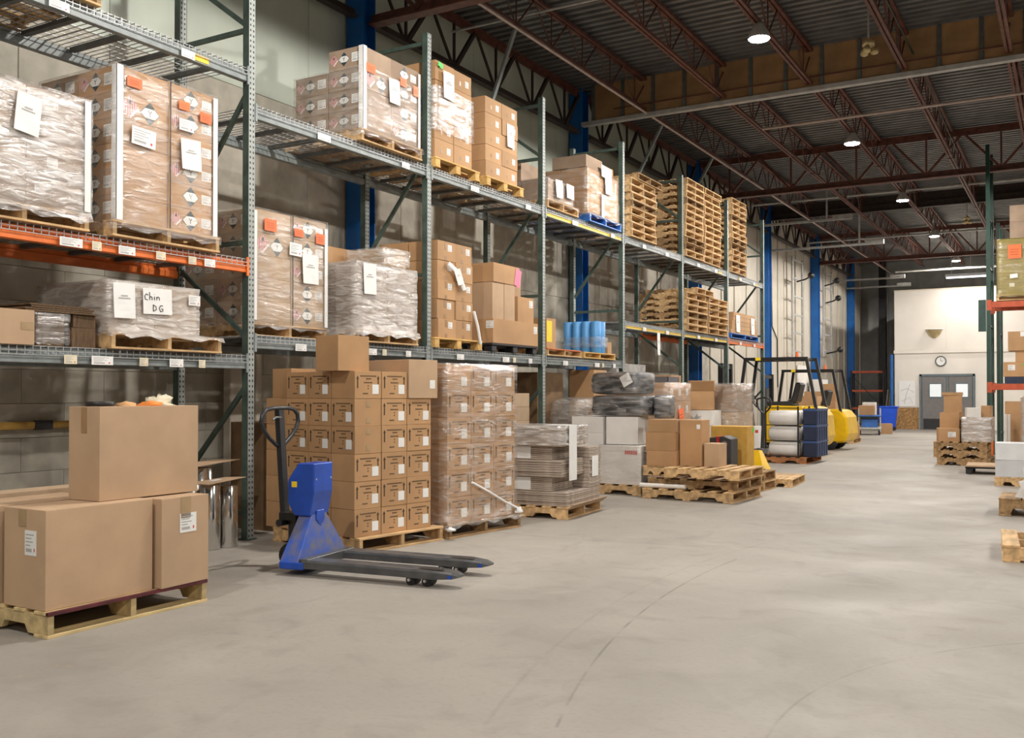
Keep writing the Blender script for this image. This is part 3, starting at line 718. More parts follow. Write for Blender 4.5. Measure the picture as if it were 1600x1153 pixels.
def wrap(x0, x1, y0, y1, z0, z1, label, mat=wrap_light, skirt=.05, taper=0.0, seed=0, amp=.006, top=True, pal=None):
    """film drawn around a load: a thin wavy shell, open below; pal gives the pallet's outline, over whose edge the hem hangs"""
    r2 = random.Random(seed + int(abs(y0) * 100)); b = MB(); nz = 10; per = []
    cx, cy = (x0 + x1) / 2, (y0 + y1) / 2; hx, hy = (x1 - x0) / 2 + .012, (y1 - y0) / 2 + .012
    n = 10
    for k in range(n): per.append((hx, -hy + 2 * hy * k / n))
    for k in range(n): per.append((hx - 2 * hx * k / n, hy))
    for k in range(n): per.append((-hx, hy - 2 * hy * k / n))
    for k in range(n): per.append((-hx + 2 * hx * k / n, -hy))
    N = len(per); vs_ = []; H = z1 - z0; foot = []
    if pal and skirt:
        # the hem: laid over the deck to the pallet's edge, then hanging down outside it
        qx0, qx1, qy0, qy1 = min(pal[0] - .008 - cx, -hx), max(pal[1] + .008 - cx, hx), min(pal[2] - .008 - cy, -hy), max(pal[3] + .008 - cy, hy)
        def out(px, py): return (qx1 * px / hx if px > 0 else qx0 * -px / hx, qy1 * py / hy if py > 0 else qy0 * -py / hy)
        for zz, w_ in ((-skirt, .018), (.006, .0)):
            for k, (px, py) in enumerate(per):
                ox, oy = out(px, py); e = w_ * abs(math.sin(k * 1.7 + seed)); L0 = math.hypot(ox, oy)
                vs_.append((cx + ox * (1 + e / L0), cy + oy * (1 + e / L0), z0 + zz + (.02 * math.sin(k * 2.3 + seed) if zz < 0 else 0)))
        foot = [0, 1]
    for i in range(nz + 1):
        t = i / nz
        for k, (px, py) in enumerate(per):
            e = r2.uniform(0, amp); g = 1 - taper * t
            L0 = math.hypot(px, py)
            vs_.append((cx + px * g + e * px / L0, cy + py * g + e * py / L0, z0 + H * t + (.012 + .010 * math.sin(k * 2.3 + seed) if i == 0 else 0) + (.012 if i == nz else 0)))
    b.add(vs_, [(i * N + k, i * N + (k + 1) % N, (i + 1) * N + (k + 1) % N, (i + 1) * N + k) for i in range(nz + len(foot)) for k in range(N)], 0, True)
    if top:
        b.add(vs_[-N:], [tuple(range(N))])
    # second skin 2 mm inside gives the film its thickness at the hem
    o = solid('stretch_wrap', b.mesh('stretch_wrap', mat, weld=True), label, 'plastic wrap')
    o['dims'] = (1, 1, 1)
    return o
def on_wrap(w, x, y, z, me, name, tilt=0.0, face='+x'):
    return part(name, me, w, (x, y, z), (tilt, 0, 0.0 if face == '+x' else -math.pi / 2))
def corner_board(w, x, y, z0, z1, s=.055, mat=None):
    m = mat or paper
    return part('corner_board', MB().box(x - s, x + .004, y - .004, y + .0, z0, z1).box(x, x + .004, y - .004, y + s, z0, z1).mesh('corner_board', m), w)
def corner_board_r(w, x, y, z0, z1, s=.055):
    return part('corner_board', MB().box(x, x + .004, y - s, y + .004, z0, z1).box(x - s, x + .004, y, y + .004, z0, z1).mesh('corner_board', paper), w)

def grid(xf, y0, z0, ncol, nrow, ndep, bw_, bh_, bd_, label, group, mat, deco=None, jit=.004, gap=.007, skip=None, flap='y'):
    """stack of cartons whose front (+x) face lies at xf; the hidden core is left out"""
    out = []
    for k in range(nrow):
        for j in range(ncol):
            for i in range(ndep):
                if skip and skip(i, j, k): continue
                if i > 0 and j > 0: continue
                dx = rnd.uniform(0, jit) if i == 0 else 0
                c = carton(xf - bd_ / 2 - i * bd_ + dx, y0 + bw_ / 2 + j * bw_ + rnd.uniform(-jit, jit) * .3, z0 + k * bh_, bd_ - gap, bw_ - gap, bh_ - .0015, f'{label}, {tier(k, nrow)} tier', group, rnd.uniform(-.003, .003) if jit > .003 else 0, mat, flap=flap)
                if deco: deco(c, i, j, k)
                out.append(c)
    return out

# ================================================================== THE LONG RACK
RX, RB = -6.84, -7.80
PY = [3.77, 6.72, 9.67, 12.63, 15.58, 18.54, 21.49, 24.44]
BAY = ['the plain carton bay', 'the printed carton bay', 'the shrink-wrapped stack bay', 'the blue roll bay', 'the first stored-pallet bay', 'the second stored-pallet bay', 'the rack end bay']
PH = 5.8
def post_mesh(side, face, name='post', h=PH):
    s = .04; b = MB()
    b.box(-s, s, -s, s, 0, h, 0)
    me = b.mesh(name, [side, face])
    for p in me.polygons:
        if abs(p.normal.x) > .9: p.material_index = 1  # x-facing sides get a lighter tone, partly light put into the colour
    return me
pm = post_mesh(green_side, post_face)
foot = boxmesh('base_plate', .13, .12, .012, green_side, .002)
dpth = RX - RB
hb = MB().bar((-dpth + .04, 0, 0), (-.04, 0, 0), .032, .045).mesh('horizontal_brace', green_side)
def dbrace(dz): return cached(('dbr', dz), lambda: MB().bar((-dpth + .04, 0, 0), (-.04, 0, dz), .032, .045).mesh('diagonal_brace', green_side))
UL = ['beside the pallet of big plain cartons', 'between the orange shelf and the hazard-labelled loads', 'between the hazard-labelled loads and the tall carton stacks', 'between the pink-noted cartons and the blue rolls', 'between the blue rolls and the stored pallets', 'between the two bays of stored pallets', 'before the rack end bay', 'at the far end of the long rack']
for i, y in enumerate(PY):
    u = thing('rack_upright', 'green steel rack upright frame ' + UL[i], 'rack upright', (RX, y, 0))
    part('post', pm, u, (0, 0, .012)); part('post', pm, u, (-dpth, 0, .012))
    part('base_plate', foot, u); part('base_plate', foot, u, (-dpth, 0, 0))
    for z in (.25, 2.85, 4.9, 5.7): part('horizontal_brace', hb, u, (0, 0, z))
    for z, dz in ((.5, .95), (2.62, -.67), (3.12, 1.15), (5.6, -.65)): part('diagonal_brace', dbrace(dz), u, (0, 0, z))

BH = .115
def beam(bay, zb, col, front=True, labels=(), stripe=None):
    y0, y1 = PY[bay] + .042, PY[bay + 1] - .042; Lb = y1 - y0
    cn = {'beam_grey': 'grey', 'beam_orange': 'orange', 'beam_rust': 'rust'}[col.name]
    lev = {1.63: 'low', 2.55: 'middle', 4.38: 'top', 1.83: 'low', 4.05: 'top', 2.535: 'middle'}[zb]
    lb = f"{cn} steel {'front' if front else 'rear'} load beam of the {lev} shelf in {BAY[bay]}"
    b = solid('load_beam', cached(('beam', round(Lb, 3), col.name), lambda: MB().prism([(-.032, 0), (.032, 0), (.032, BH * .62), (.012, BH * .66), (.012, BH), (-.032, BH)], 'y', 0, Lb).mesh('load_beam', col, .004)), lb, 'rack beam', (RX if front else RB, y0, zb))
    if front:
        for yy in (-.006, Lb + .006 - .03):
            part('end_connector', cached(('conn2', col.name), lambda: MB().box(.034, .052, 0, .03, -.035, BH + .03).mesh('end_connector', col, .003)), b, (.0, yy, 0))
    for q, (t, w, m) in enumerate(labels):
        part('shelf_label', d_label(w * 1.25, .07, m), b, (.0335 + .022, t * Lb, .033))
    if stripe:
        part('tape_strip', MB().box(.0325, .034, .06, Lb - .06, .012, .058).mesh('tape_strip', stripe), b, (0, 0, 0))
    return b

def deck_mesh(w):
    b = MB(); n = int(w / .062); r = .0022
    def wire(p0, p1): b.bar(p0, p1, .006, .006)
    for k in range(n + 1):
        y = -w / 2 + k * w / n
        wire((-.93, y, .004), (.046, y, .004)); wire((.046, y, .004), (.046, y, -.062))
    for k in range(n + 1): wire((-1.0, -w / 2 + k * w / n, .004), (-.93, -w / 2 + k * w / n, .004)); wire((-1.0, -w / 2 + k * w / n, .004), (-1.0, -w / 2 + k * w / n, -.06))
    wire((-1.003, -w / 2, -.058), (-1.003, w / 2, -.058)); wire((-1.003, -w / 2, -.028), (-1.003, w / 2, -.028))
    for k in range(9): wire((-.92 + k * .118, -w / 2, .008), (-.92 + k * .118, w / 2, .008))
    wire((.049, -w / 2, -.06), (.049, w / 2, -.06)); wire((.049, -w / 2, -.028), (.049, w / 2, -.028))
    return b.mesh('wire_mesh', M('deck_wire', (.40, .41, .41), .45, metal=.3, var=.1))
def deck(bay, zb, which):
    ztop = zb + BH + .006; y0, y1 = PY[bay] + .06, PY[bay + 1] - .06; w = (y1 - y0) / 2 - .01
    lev = {1.63: 'low', 2.55: 'middle', 4.38: 'top', 1.83: 'low', 4.05: 'top', 2.535: 'middle'}[zb]
    for k in range(2):
        d = thing('wire_deck', f"wire mesh deck, {lev} shelf of {BAY[bay]}, half {'nearer' if k else 'away from'} the office", 'wire deck', (RX, y0 + (y1 - y0) * (.25 + .5 * k), ztop), 0, f'wire decks, {lev} shelf, {BAY[bay]}')
        wm = part('wire_mesh', cached(('deck', round(w, 2)), lambda: deck_mesh(w)), d); wm['kind'] = 'stuff'
        for t in (-.34, 0, .34):
            part('support_channel', cached('chan', lambda: MB().box(-.925, -.035, -.026, .026, -.038, -.001).mesh('support_channel', M('channel_steel', (.13, .133, .13), .5, metal=.3))), d, (0, t * w, 0))
P1, P2 = paper, paper_cream
for bay in range(7):
    lv = {0: (1.63, 2.55, 4.38), 1: (1.83, 4.05), 2: (1.83, 4.05), 3: (1.83, 4.05), 4: (2.535, 4.05), 5: (2.535, 4.05), 6: (2.535, 4.05)}[bay]
    for zb in lv:
        col = beam_orange if (zb == 2.55 or (bay == 6 and zb == 2.535)) else beam_grey
        stripe = None; labs = ()
        if bay == 0: labs = {1.63: ((.34, .09, P2), (.44, .16, P1), (.58, .07, P2), (.70, .12, P1), (.80, .06, P2)), 2.55: ((.34, .16, P1), (.42, .07, P2), (.52, .13, P1), (.64, .08, P2), (.76, .07, P2), (.83, .1, P1)), 4.38: ((.30, .14, P1), (.74, .12, P1))}[zb]
        elif bay < 4: labs = {1.83: ((.22, .13, P1), (.62, .14, P1), (.70, .06, P2), (.86, .08, P1)), 4.05: ((.34, .16, P1), (.84, .12, P1))}[zb]
        else: labs = ((.3, .12, P1), (.7, .12, P1))
        if (bay, zb) in ((3, 4.05), (4, 2.535), (5, 2.535)): stripe = beam_yellow
        beam(bay, zb, col, True, labs, stripe)
        beam(bay, zb, beam_orange if (bay in (0, 5) and zb in (2.55, 2.535)) else beam_grey, False)
        deck(bay, zb, 0)
# yellow bits of tape on upper beams
for bay, t, zb in ((0, .79, 4.38), (5, .82, 4.05), (6, .3, 4.05), (6, .8, 4.05)):
    Lb = PY[bay + 1] - PY[bay] - .084
    solid('shelf_tag', d_plate(.22, .06, beam_yellow, 'shelf_tag'), 'yellow tag stuck on the top load beam of ' + BAY[bay], 'label', (RX + .036, PY[bay] + .042 + t * Lb, zb + .045), 0, 'yellow beam tags on ' + BAY[bay])
# grey struts tying the rack tops to the roof
for y, zt, lb in ((12.1, 5.5, 'above the carton stacks'), (17.9, 5.75, 'above the first stored pallets'), (21.0, 5.8, 'above the last stored pallets')):
    solid('tie_strut', MB().bar((0, 0, 6.72), (-.62, .18, zt), .05, .05).mesh('tie_strut', M('strut_grey', (.22, .25, .245), .5)), 'grey steel strut from the roof joist to the rack top ' + lb, 'strut', (-6.98, y, 0))
# ================================================================== LOADS ON THE LONG RACK
def DZ(zb): return zb + BH + .0178
def hazard_deco(rows, cols, side=True, left_col_marks=True, dep=0):
    def f(c, i, j, k):
        sx, sy, sz = c['dims']
        if i == 0:
            if j == cols - 1:
                on_face(c, '+x', -.02, sz * .5, d_diamond(.115), 'diamond_label')
                on_face(c, '+x', .16, sz * .5, d_label(.11, .085), 'label')
                if k % 2 == 0: on_face(c, '+x', -.18, sz * .5, d_hazard(.085), 'hazard_label')
            elif k == rows - 2 and left_col_marks:
                on_face(c, '+x', -.13, sz * .5, d_hazard(.125), 'hazard_label'); on_face(c, '+x', .07, sz * .45, d_diamond(.125), 'diamond_label')
        if j == 0 and side:
            on_face(c, '-y', -.02, sz * .5, d_diamond(.10), 'diamond_label'); on_face(c, '-y', .15, sz * .52, d_label(.12, .10), 'label')
            on_face(c, '-y', -.165, sz * .5, d_hazard(.085), 'hazard_label')
    return f

# ---- bay 0, orange shelf
z = DZ(2.55)
pallet(-7.33, 4.38, z, 'pallet under the glossy wrapped load on the orange shelf', W=1.1, L_=1.15)
grid(-6.76, 3.86, z + .136, 2, 4, 2, .53, .225, .5, 'tan carton under glossy wrap on the orange shelf', 'cartons in the glossy wrapped load on the orange shelf', kraft_grey, lambda c, i, j, k: (on_face(c, '+x', -.15 + .1 * (k % 2), c['dims'][2] * .55, d_label(.09, .07), 'label') if i == 0 else None))
w = wrap(-7.76, -6.76, 3.86, 4.92, z + .136, z + 1.036, 'glossy wrinkled film around the load with a hanging note on the orange shelf', wrap_heavy, .07, seed=3, amp=.014, pal=(-7.905, -6.755, 3.83, 4.93))
corner_board_r(w, -6.742, 4.925, z + .15, z + 1.03); on_wrap(w, -6.728, 4.38, z + .80, d_sheet(.20, .30), 'paper_sheet', -.12)

pallet(-7.32, 5.70, z, 'pallet under the hazard-labelled load on the orange shelf', W=1.14, L_=1.16)
grid(-6.76, 5.17, z + .136, 2, 6, 2, .53, .213, .5, 'hazard-labelled carton on the orange shelf', 'hazard-labelled cartons on the orange shelf', kraft, hazard_deco(6, 2))
w = wrap(-7.76, -6.76, 5.17, 6.23, z + .136, z + 1.414, 'clear film with white corner boards around the hazard-labelled load on the orange shelf', wrap_light, .07, seed=5, amp=.008, pal=(-7.90, -6.74, 5.13, 6.27))
corner_board(w, -6.742, 5.163, z + .137, z + 1.415, .06); corner_board_r(w, -6.742, 6.236, z + .137, z + 1.40, .05)
for yy, zz, ww, hh in ((5.33, 1.30, .15, .085), (5.85, 1.24, .12, .075), (6.09, 1.19, .13, .09)): on_wrap(w, -6.732, yy, z + zz, d_box_sticker(ww, hh, stk_orange), 'sticker')
on_wrap(w, -6.728, 5.92, z + .82, d_sheet(.22, .27), 'paper_sheet', .04); on_wrap(w, -6.728, 5.42, z + .86, d_label(.24, .15), 'label', -.05); on_wrap(w, -6.728, 5.87, z + 1.07, d_label(.16, .10), 'label')
part('strap', MB().box(-6.735, -6.732, 5.695, 5.705, z + .137, z + 1.415).mesh('strap', plastic_black), w)

# ---- bay 0, top shelf
z = DZ(4.38)
pallet(-7.33, 4.45, z, 'pallet on the top shelf above the glossy wrapped load', W=1.15, L_=1.16)
grid(-6.76, 3.88, z + .136, 2, 3, 2, .57, .3, .5, 'tan carton on the top shelf above the orange shelf', 'wrapped cartons on the top shelf of the plain carton bay', kraft_grey)
wrap(-7.76, -6.76, 3.88, 5.02, z + .136, z + 1.036, 'film around the load on the top shelf above the orange shelf', wrap_heavy, .08, seed=9, amp=.012, pal=(-7.91, -6.75, 3.875, 5.025))

# ---- bay 0, low shelf
z = DZ(1.63)
c = carton(-7.05, 4.145, z, .55, .66, .262, 'plain carton lying on the low grey shelf beside the flattened bundles', None, 0, kraft_tan)
on_face(c, '+x', .27, .14, d_plate(.10, .06, tape_tan, 'tape'), 'tape')
for k, (yy, w_, zz, h_, lb) in enumerate(((4.67, .24, 0, .15, 'left lower'), (4.96, .22, 0, .16, 'right lower'), (4.67, .23, .1505, .112, 'left upper'), (4.96, .21, .1605, .102, 'right upper'))):
    carton(-7.12, yy, z + zz, .5, w_, h_, 'dark flattened-carton bundle, ' + lb + ' of the taped pile on the low grey shelf', None, .012 * k, M('card_brown_dark', (.13, .075, .036), .8, var=.25, stretch=(1, 10, 1), ns=8), 'bundle', name='carton_bundle')
s_ = thing('flattened_cartons', 'flattened brown cartons laid across the dark bundles on the low grey shelf', 'cartons', (-7.12, 4.745, z + .263))
for k in range(4): part('sheet', boxmesh('sheet', .55, .62 - .03 * k, .014, M('card_brown_dark', (.20, .115, .055)), .002), s_, (0, (-1) ** k * .015, k * .0155), (0, 0, .015 * k))
wrap(-7.385, -6.855, 4.537, 4.803, z + .002, z + .245, 'torn clear film around the dark flattened bundles', wrap_clear, 0, seed=21, amp=.012, top=False)
pallet(-7.30, 5.72, z, 'pallet under the low wrapped load with the handwritten sheet', W=1.18, L_=1.1)
g_ = grid(-6.80, 5.14, z + .136, 2, 2, 1, .46, .21, .9, 'carton in the low wrapped load with the handwritten sheet', 'cartons in the low wrapped load on the grey shelf', kraft_pale)
w = wrap(-7.70, -6.80, 5.14, 6.06, z + .136, z + .556, 'milky film around the low load with the handwritten sheet', wrap_milky, .03, seed=31, amp=.012, pal=(-7.85, -6.75, 5.13, 6.31))
on_wrap(w, -6.764, 5.26, z + .40, d_sheet(.21, .29), 'paper_sheet', .02)
on_wrap(w, -6.768, 6.00, z + .46, d_label(.13, .09), 'label')
hs = on_wrap(w, -6.766, 5.60, z + .42, d_plate(.30, .22, paper, 'handwritten_sheet'), 'handwritten_sheet', .03)
def hand():
    b = MB(); r = .0035; x = .003
    S = [[(-.10, .05), (-.12, .06), (-.135, .04), (-.13, .015), (-.105, .01)],            # C
         [(-.085, .075), (-.085, .01)], [(-.085, .03), (-.07, .04), (-.06, .03), (-.06, .01)],   # h
         [(-.035, .04), (-.035, .01)], [(-.035, .058), (-.034, .06)],                            # i
         [(-.012, .04), (-.012, .01)], [(-.012, .03), (.004, .04), (.016, .03), (.016, .01)],    # n
         [(-.05, -.03), (-.05, -.085)], [(-.05, -.03), (-.02, -.045), (-.018, -.07), (-.05, -.085)],  # D
         [(.05, -.035), (.025, -.035), (.012, -.06), (.025, -.085), (.05, -.08), (.05, -.062), (.035, -.062)]]  # G
    for s_ in S: b.tube([(x, p[0], p[1]) for p in s_], r, 5)
    return b.mesh('handwriting', ink)
part('handwriting', hand(), hs)

# ---- bay 1, low shelf
z = DZ(1.83)
pallet(-7.53, 7.44, z, 'pallet under the hazard-labelled load beside the first green upright', W=1.12, L_=1.12)
grid(-6.97, 6.90, z + .136, 2, 5, 2, .54, .226, .5, 'hazard-labelled carton on the low shelf beside the first green upright', 'hazard-labelled cartons on the low shelf', kraft_pale, hazard_deco(5, 2))
w = wrap(-7.97, -6.97, 6.90, 7.98, z + .136, z + 1.266, 'clear film with corner boards around the hazard-labelled load on the low shelf', wrap_light, .05, seed=41, amp=.008, pal=(-8.09, -6.97, 6.88, 8.00))
corner_board(w, -6.952, 6.893, z + .16, z + 1.24, .05); corner_board_r(w, -6.952, 7.986, z + .14, z + 1.2, .05)
for yy, zz, ww, hh in ((7.12, 1.12, .17, .12), (7.53, 1.10, .13, .08), (7.86, 1.08, .14, .11)): on_wrap(w, -6.942, yy, z + zz, d_box_sticker(ww, hh, stk_orange), 'sticker')
on_wrap(w, -6.940, 7.70, z + .74, d_sheet(.24, .31), 'paper_sheet', .02); on_wrap(w, -6.940, 7.48, z + .92, d_label(.18, .13), 'label', -.03)
part('strap', MB().box(-6.943, -6.940, 7.435, 7.445, z + .13, z + 1.26).mesh('strap', plastic_black), w)

pallet(-7.31, 8.80, z, 'pallet under the dull wrapped load beside the second upright', W=1.14, L_=1.14)
grid(-6.76, 8.25, z + .136, 2, 4, 2, .54, .185, .5, 'dull tan carton in the wrapped load on the low shelf', 'dull tan cartons on the low shelf', kraft_grey)
carton(-7.05, 8.98, z + .889, .5, .42, .20, 'small carton on top of the dull wrapped load', None, .03, kraft_pale)
w = wrap(-7.76, -6.76, 8.25, 9.33, z + .136, z + .876, 'milky film around the dull wrapped load on the low shelf', wrap_milky, .06, seed=47, amp=.014, pal=(-7.88, -6.74, 8.23, 9.37))
wrap(-7.32, -6.78, 8.755, 9.205, z + .891, z + 1.09, 'film drawn over the small top carton', wrap_heavy, .0, seed=49, amp=.014)
on_wrap(w, -6.722, 8.42, z + .70, d_sheet(.22, .34), 'paper_sheet', .02)
carton(-7.62, 8.66, z + .889, .28, 1.2, .26, 'long brown carton lying behind the dull wrapped load', None, 0, kraft)

# ---- bay 1, top shelf
z = DZ(4.05)
pallet(-7.30, 8.86, z, 'pallet under the hazard-labelled load on the top shelf', W=1.14, L_=1.14)
grid(-6.76, 8.33, z + .136, 2, 4, 2, .53, .232, .49, 'hazard-labelled carton in the stepped load on the top shelf', 'hazard-labelled cartons on the top shelf', kraft_grey, hazard_deco(4, 2), skip=lambda i, j, k: i == 1 and k == 3)
w = wrap(-7.74, -6.76, 8.33, 9.39, z + .136, z + .832, 'clear film around the lower part of the stepped load on the top shelf', wrap_light, .07, seed=53, amp=.008, top=False, pal=(-7.87, -6.73, 8.29, 9.43))
corner_board(w, -6.742, 8.323, z + .137, z + 1.06, .06); corner_board_r(w, -6.742, 9.397, z + .137, z + 1.03, .04)
for yy, zz, ww, hh in ((8.45, .83, .16, .10), (9.05, .84, .12, .10), (9.30, .80, .11, .12)): on_wrap(w, -6.732, yy, z + zz, d_box_sticker(ww, hh, stk_orange), 'sticker')
on_wrap(w, -6.728, 8.87, z + .68, d_sheet(.20, .28), 'paper_sheet', .03)

# ---- bay 2, low shelf
z = DZ(1.83)
def lab2(c, i, j, k):
    if i == 0:
        on_face(c, '+x', .07 if j == 0 else .10, c['dims'][2] * .68, d_label(.09, .08), 'label'); on_face(c, '+x', -.02, c['dims'][2] * .75, d_plate(.05, .09, tape, 'tape'), 'tape'); on_face(c, '+x', -.02, c['dims'][2] * .12, d_plate(.05, .05, tape, 'tape'), 'tape')
block_pallet(-7.30, 10.275, z, 'yellow wood block pallet under the five-high carton stack on the low shelf', W=1.1, L_=1.1, H=.125)
grid(-6.80, 9.84, z + .126, 2, 5, 2, .40, .243, .45, 'carton of the five-high stack with torn white wrap on the low shelf', 'five-high carton stack on the low shelf', kraft, lab2, jit=.018)
tw = solid('torn_wrap', MB().tube([(0, 0, 0), (.02, .14, -.09), (.03, .20, -.22), (.02, .24, -.30)], .035, 6).mesh('torn_wrap', cloth_white), 'torn white film hanging off the five-high carton stack', 'plastic wrap', (-6.755, 10.02, z + 1.06))
tw.scale = (.3, 1.5, 1)
on_wrap(tw, .08, .14, -.15, d_sheet(.10, .20), 'paper_sheet', .35)
solid('torn_wrap', MB().tube([(0, 0, 0), (.01, .08, -.2), (.015, .14, -.42)], .02, 6).mesh('torn_wrap', cloth_white), 'strip of white film trailing beside the five-high carton stack', 'plastic wrap', (-6.745, 10.60, z + .50))
# mixed load on the black pallet
bp_ = thing('plastic_pallet', 'black plastic pallet under the cartons with the pink note', 'pallet', (-7.30, 11.72, z))
part('deck', boxmesh('deck', 1.1, 1.3, .03, plastic_black, .006), bp_, (0, 0, .085))
for i in (-1, 0, 1):
    for j in (-1, 0, 1): part('foot', boxmesh('foot', .13, .12, .085, plastic_black, .008), bp_, (i * .47, j * .57, 0))
zz = z + .116
a = carton(-7.20, 11.72, zz, .9, 1.26, .33, 'wide low carton at the bottom of the pink-noted load', None, 0, kraft)
on_face(a, '+x', .55, .23, d_label(.10, .10), 'label'); on_face(a, '-y', .40, .25, d_label(.12, .10), 'label')
carton(-7.22, 11.29, zz + .332, .86, .30, .50, 'tall carton at the left of the pink-noted load', None, 0, kraft_tan)
carton(-7.22, 11.60, zz + .332, .86, .29, .50, 'tall carton in the middle of the pink-noted load', None, 0, kraft_tan)
b = carton(-7.22, 12.06, zz + .332, .86, .46, .36, 'squarer carton at the right of the pink-noted load', None, 0, kraft); on_face(b, '+x', .15, .27, d_label(.10, .10), 'label')
c = carton(-7.20, 11.50, zz + .835, .84, .74, .26, 'wide carton on top of the load bearing a pink note', None, .02, kraft); on_face(c, '+x', .31, .11, d_plate(.17, .25, stk_pink, 'pink_note'), 'pink_note', -.25, .004)
carton(-7.30, 12.10, zz + .70, .6, .36, .30, 'small carton behind the pink note', None, 0, kraft_tan)

# ---- bay 2, top shelf
z = DZ(4.05)
block_pallet(-7.28, 10.235, z, 'yellow wood block pallet under the green-stickered stack on the top shelf', W=1.02, L_=1.08, H=.125)
def lab3(c, i, j, k):
    if i == 0: on_face(c, '+x', .10, c['dims'][2] * .5, d_label(.08, .08), 'label'); on_face(c, '+x', -.06, c['dims'][2] * .4, d_plate(.035, .05, tape, 'tape'), 'tape')
g_ = grid(-6.77, 9.74, z + .126, 2, 5, 2, .42, .24, .48, 'carton of the partly wrapped stack with a green sticker on the top shelf', 'partly wrapped carton stack on the top shelf', kraft, lab3, jit=.016)
w = wrap(-7.735, -6.758, 9.748, 10.58, z + .45, z + 1.0, 'glossy film around the middle of the green-stickered stack', wrap_heavy, 0, seed=61, amp=.010, top=False)
on_wrap(w, -6.725, 9.98, z + 1.05, d_sheet(.24, .34), 'paper_sheet', 0)
on_wrap(w, -6.735, 9.82, z + 1.27, d_plate(.10, .06, stk_green, 'sticker'), 'sticker', -.3)
block_pallet(-7.28, 11.42, z, 'yellow wood block pallet under the neat five-high stack on the top shelf', W=1.0, L_=1.08, H=.125)
g_ = grid(-6.77, 10.92, z + .126, 2, 5, 2, .43, .215, .48, 'carton of the neat five-high stack on the top shelf', 'neat five-high carton stack on the top shelf', kraft, lab3, jit=.012)
on_face(g_[-4], '+x', .0, .02, d_sheet(.20, .32), 'paper_sheet', 0, .004)

# ---- bay 3, low shelf
z = DZ(1.83)
pallet(-7.32, 13.27, z, 'orange-edged wood pallet beside the blue rolls', W=1.15, L_=1.1, mat=wood, edge=wood_orange, H=.11)
c = carton(-7.10, 12.95, z + .111, .5, .30, .46, 'upright carton with a yellow note next to the blue rolls', None, 0, kraft); on_face(c, '+x', -.06, .26, d_plate(.17, .32, stk_yellow, 'yellow_note'), 'yellow_note', 0)
pallet(-7.32, 14.55, z, 'pale wood pallet under the front blue rolls', W=1.22, L_=1.1, mat=wood_y, H=.10)
rollm = MB().lathe([(.02, 0), (.08, 0), (.084, .008), (.084, .522), (.08, .53), (.02, .53), (.02, .5)], 20).mesh('roll', roll_blue)
for r_ in range(2):
    for k in range(4):
        solid('film_roll', rollm, ('pale blue roll in the row facing the yellow-noted carton, ' if r_ == 0 else 'pale blue roll in the row behind, ') + ['next to the aisle', 'second from the aisle', 'third from the aisle', 'nearest the wall'][k], 'roll', (-6.87 - k * .171, 14.58 + r_ * .172, z + .101), 0, 'pale blue rolls on the low shelf')
wrap(-7.468, -6.785, 14.495, 14.838, z + .18, z + .36, 'band of clear film around the pale blue rolls on the low shelf', wrap_light, 0, seed=71, top=False)
carton(-6.95, 15.01, z + .101, .26, .20, .20, 'small carton on the pale pallet beside the blue rolls', None, .1, kraft)
# ---- bay 3, top shelf
z = DZ(4.05)
pallet(-7.32, 13.22, z, 'pallet under the low wrapped load with two notes on the top shelf', W=1.05, L_=1.1)
grid(-6.80, 12.76, z + .136, 2, 2, 2, .42, .16, .46, 'dull carton in the low load with two notes on the top shelf', 'low load cartons on the top shelf', kraft_grey)
w = wrap(-7.72, -6.80, 12.76, 13.60, z + .136, z + .456, 'film around the low load with two notes on the top shelf', wrap_light, .05, seed=77, pal=(-7.87, -6.77, 12.695, 13.745))
on_wrap(w, -6.762, 13.05, z + .33, d_sheet(.22, .27), 'paper_sheet', .08); on_wrap(w, -6.762, 13.42, z + .35, d_sheet(.25, .22), 'paper_sheet', 0)
carton(-7.50, 13.20, z + .469, .42, .80, .30, 'dull carton standing behind the low wrapped load on the top shelf', None, 0, kraft_grey)
bpl = pallet(-7.30, 14.70, z, 'blue-painted pallet under the tall load on the top shelf', W=1.26, L_=1.14, mat=plastic_blue)
grid(-6.78, 14.08, z + .136, 2, 2, 2, .61, .375, .5, 'large carton of the tall load on the blue pallet', 'large cartons on the blue pallet', kraft, lambda c, i, j, k: (on_face(c, '+x', .2, .2, d_plate(.035, .2, paper, 'edge_strip'), 'edge_strip') if i == 0 and j else None))
carton(-7.12, 14.40, z + .899, .62, .62, .20, 'carton on top of the tall load, by its left edge', None, 0, kraft_grey)
carton(-7.12, 14.98, z + .899, .55, .50, .17, 'carton on top of the tall load, by its right edge', None, 0, kraft)
w = wrap(-7.78, -6.78, 14.08, 15.30, z + .136, z + .886, 'film around the tall load on the blue pallet', wrap_light, .05, seed=81, pal=(-7.87, -6.73, 14.07, 15.33))
on_wrap(w, -6.74, 14.80, z + .70, d_sheet(.26, .30), 'paper_sheet', .05); on_wrap(w, -6.74, 14.72, z + .90, d_sheet(.40, .20), 'paper_sheet', -.05); on_wrap(w, -6.745, 14.60, z + .33, d_plate(.10, .38, paper, 'label'), 'label')

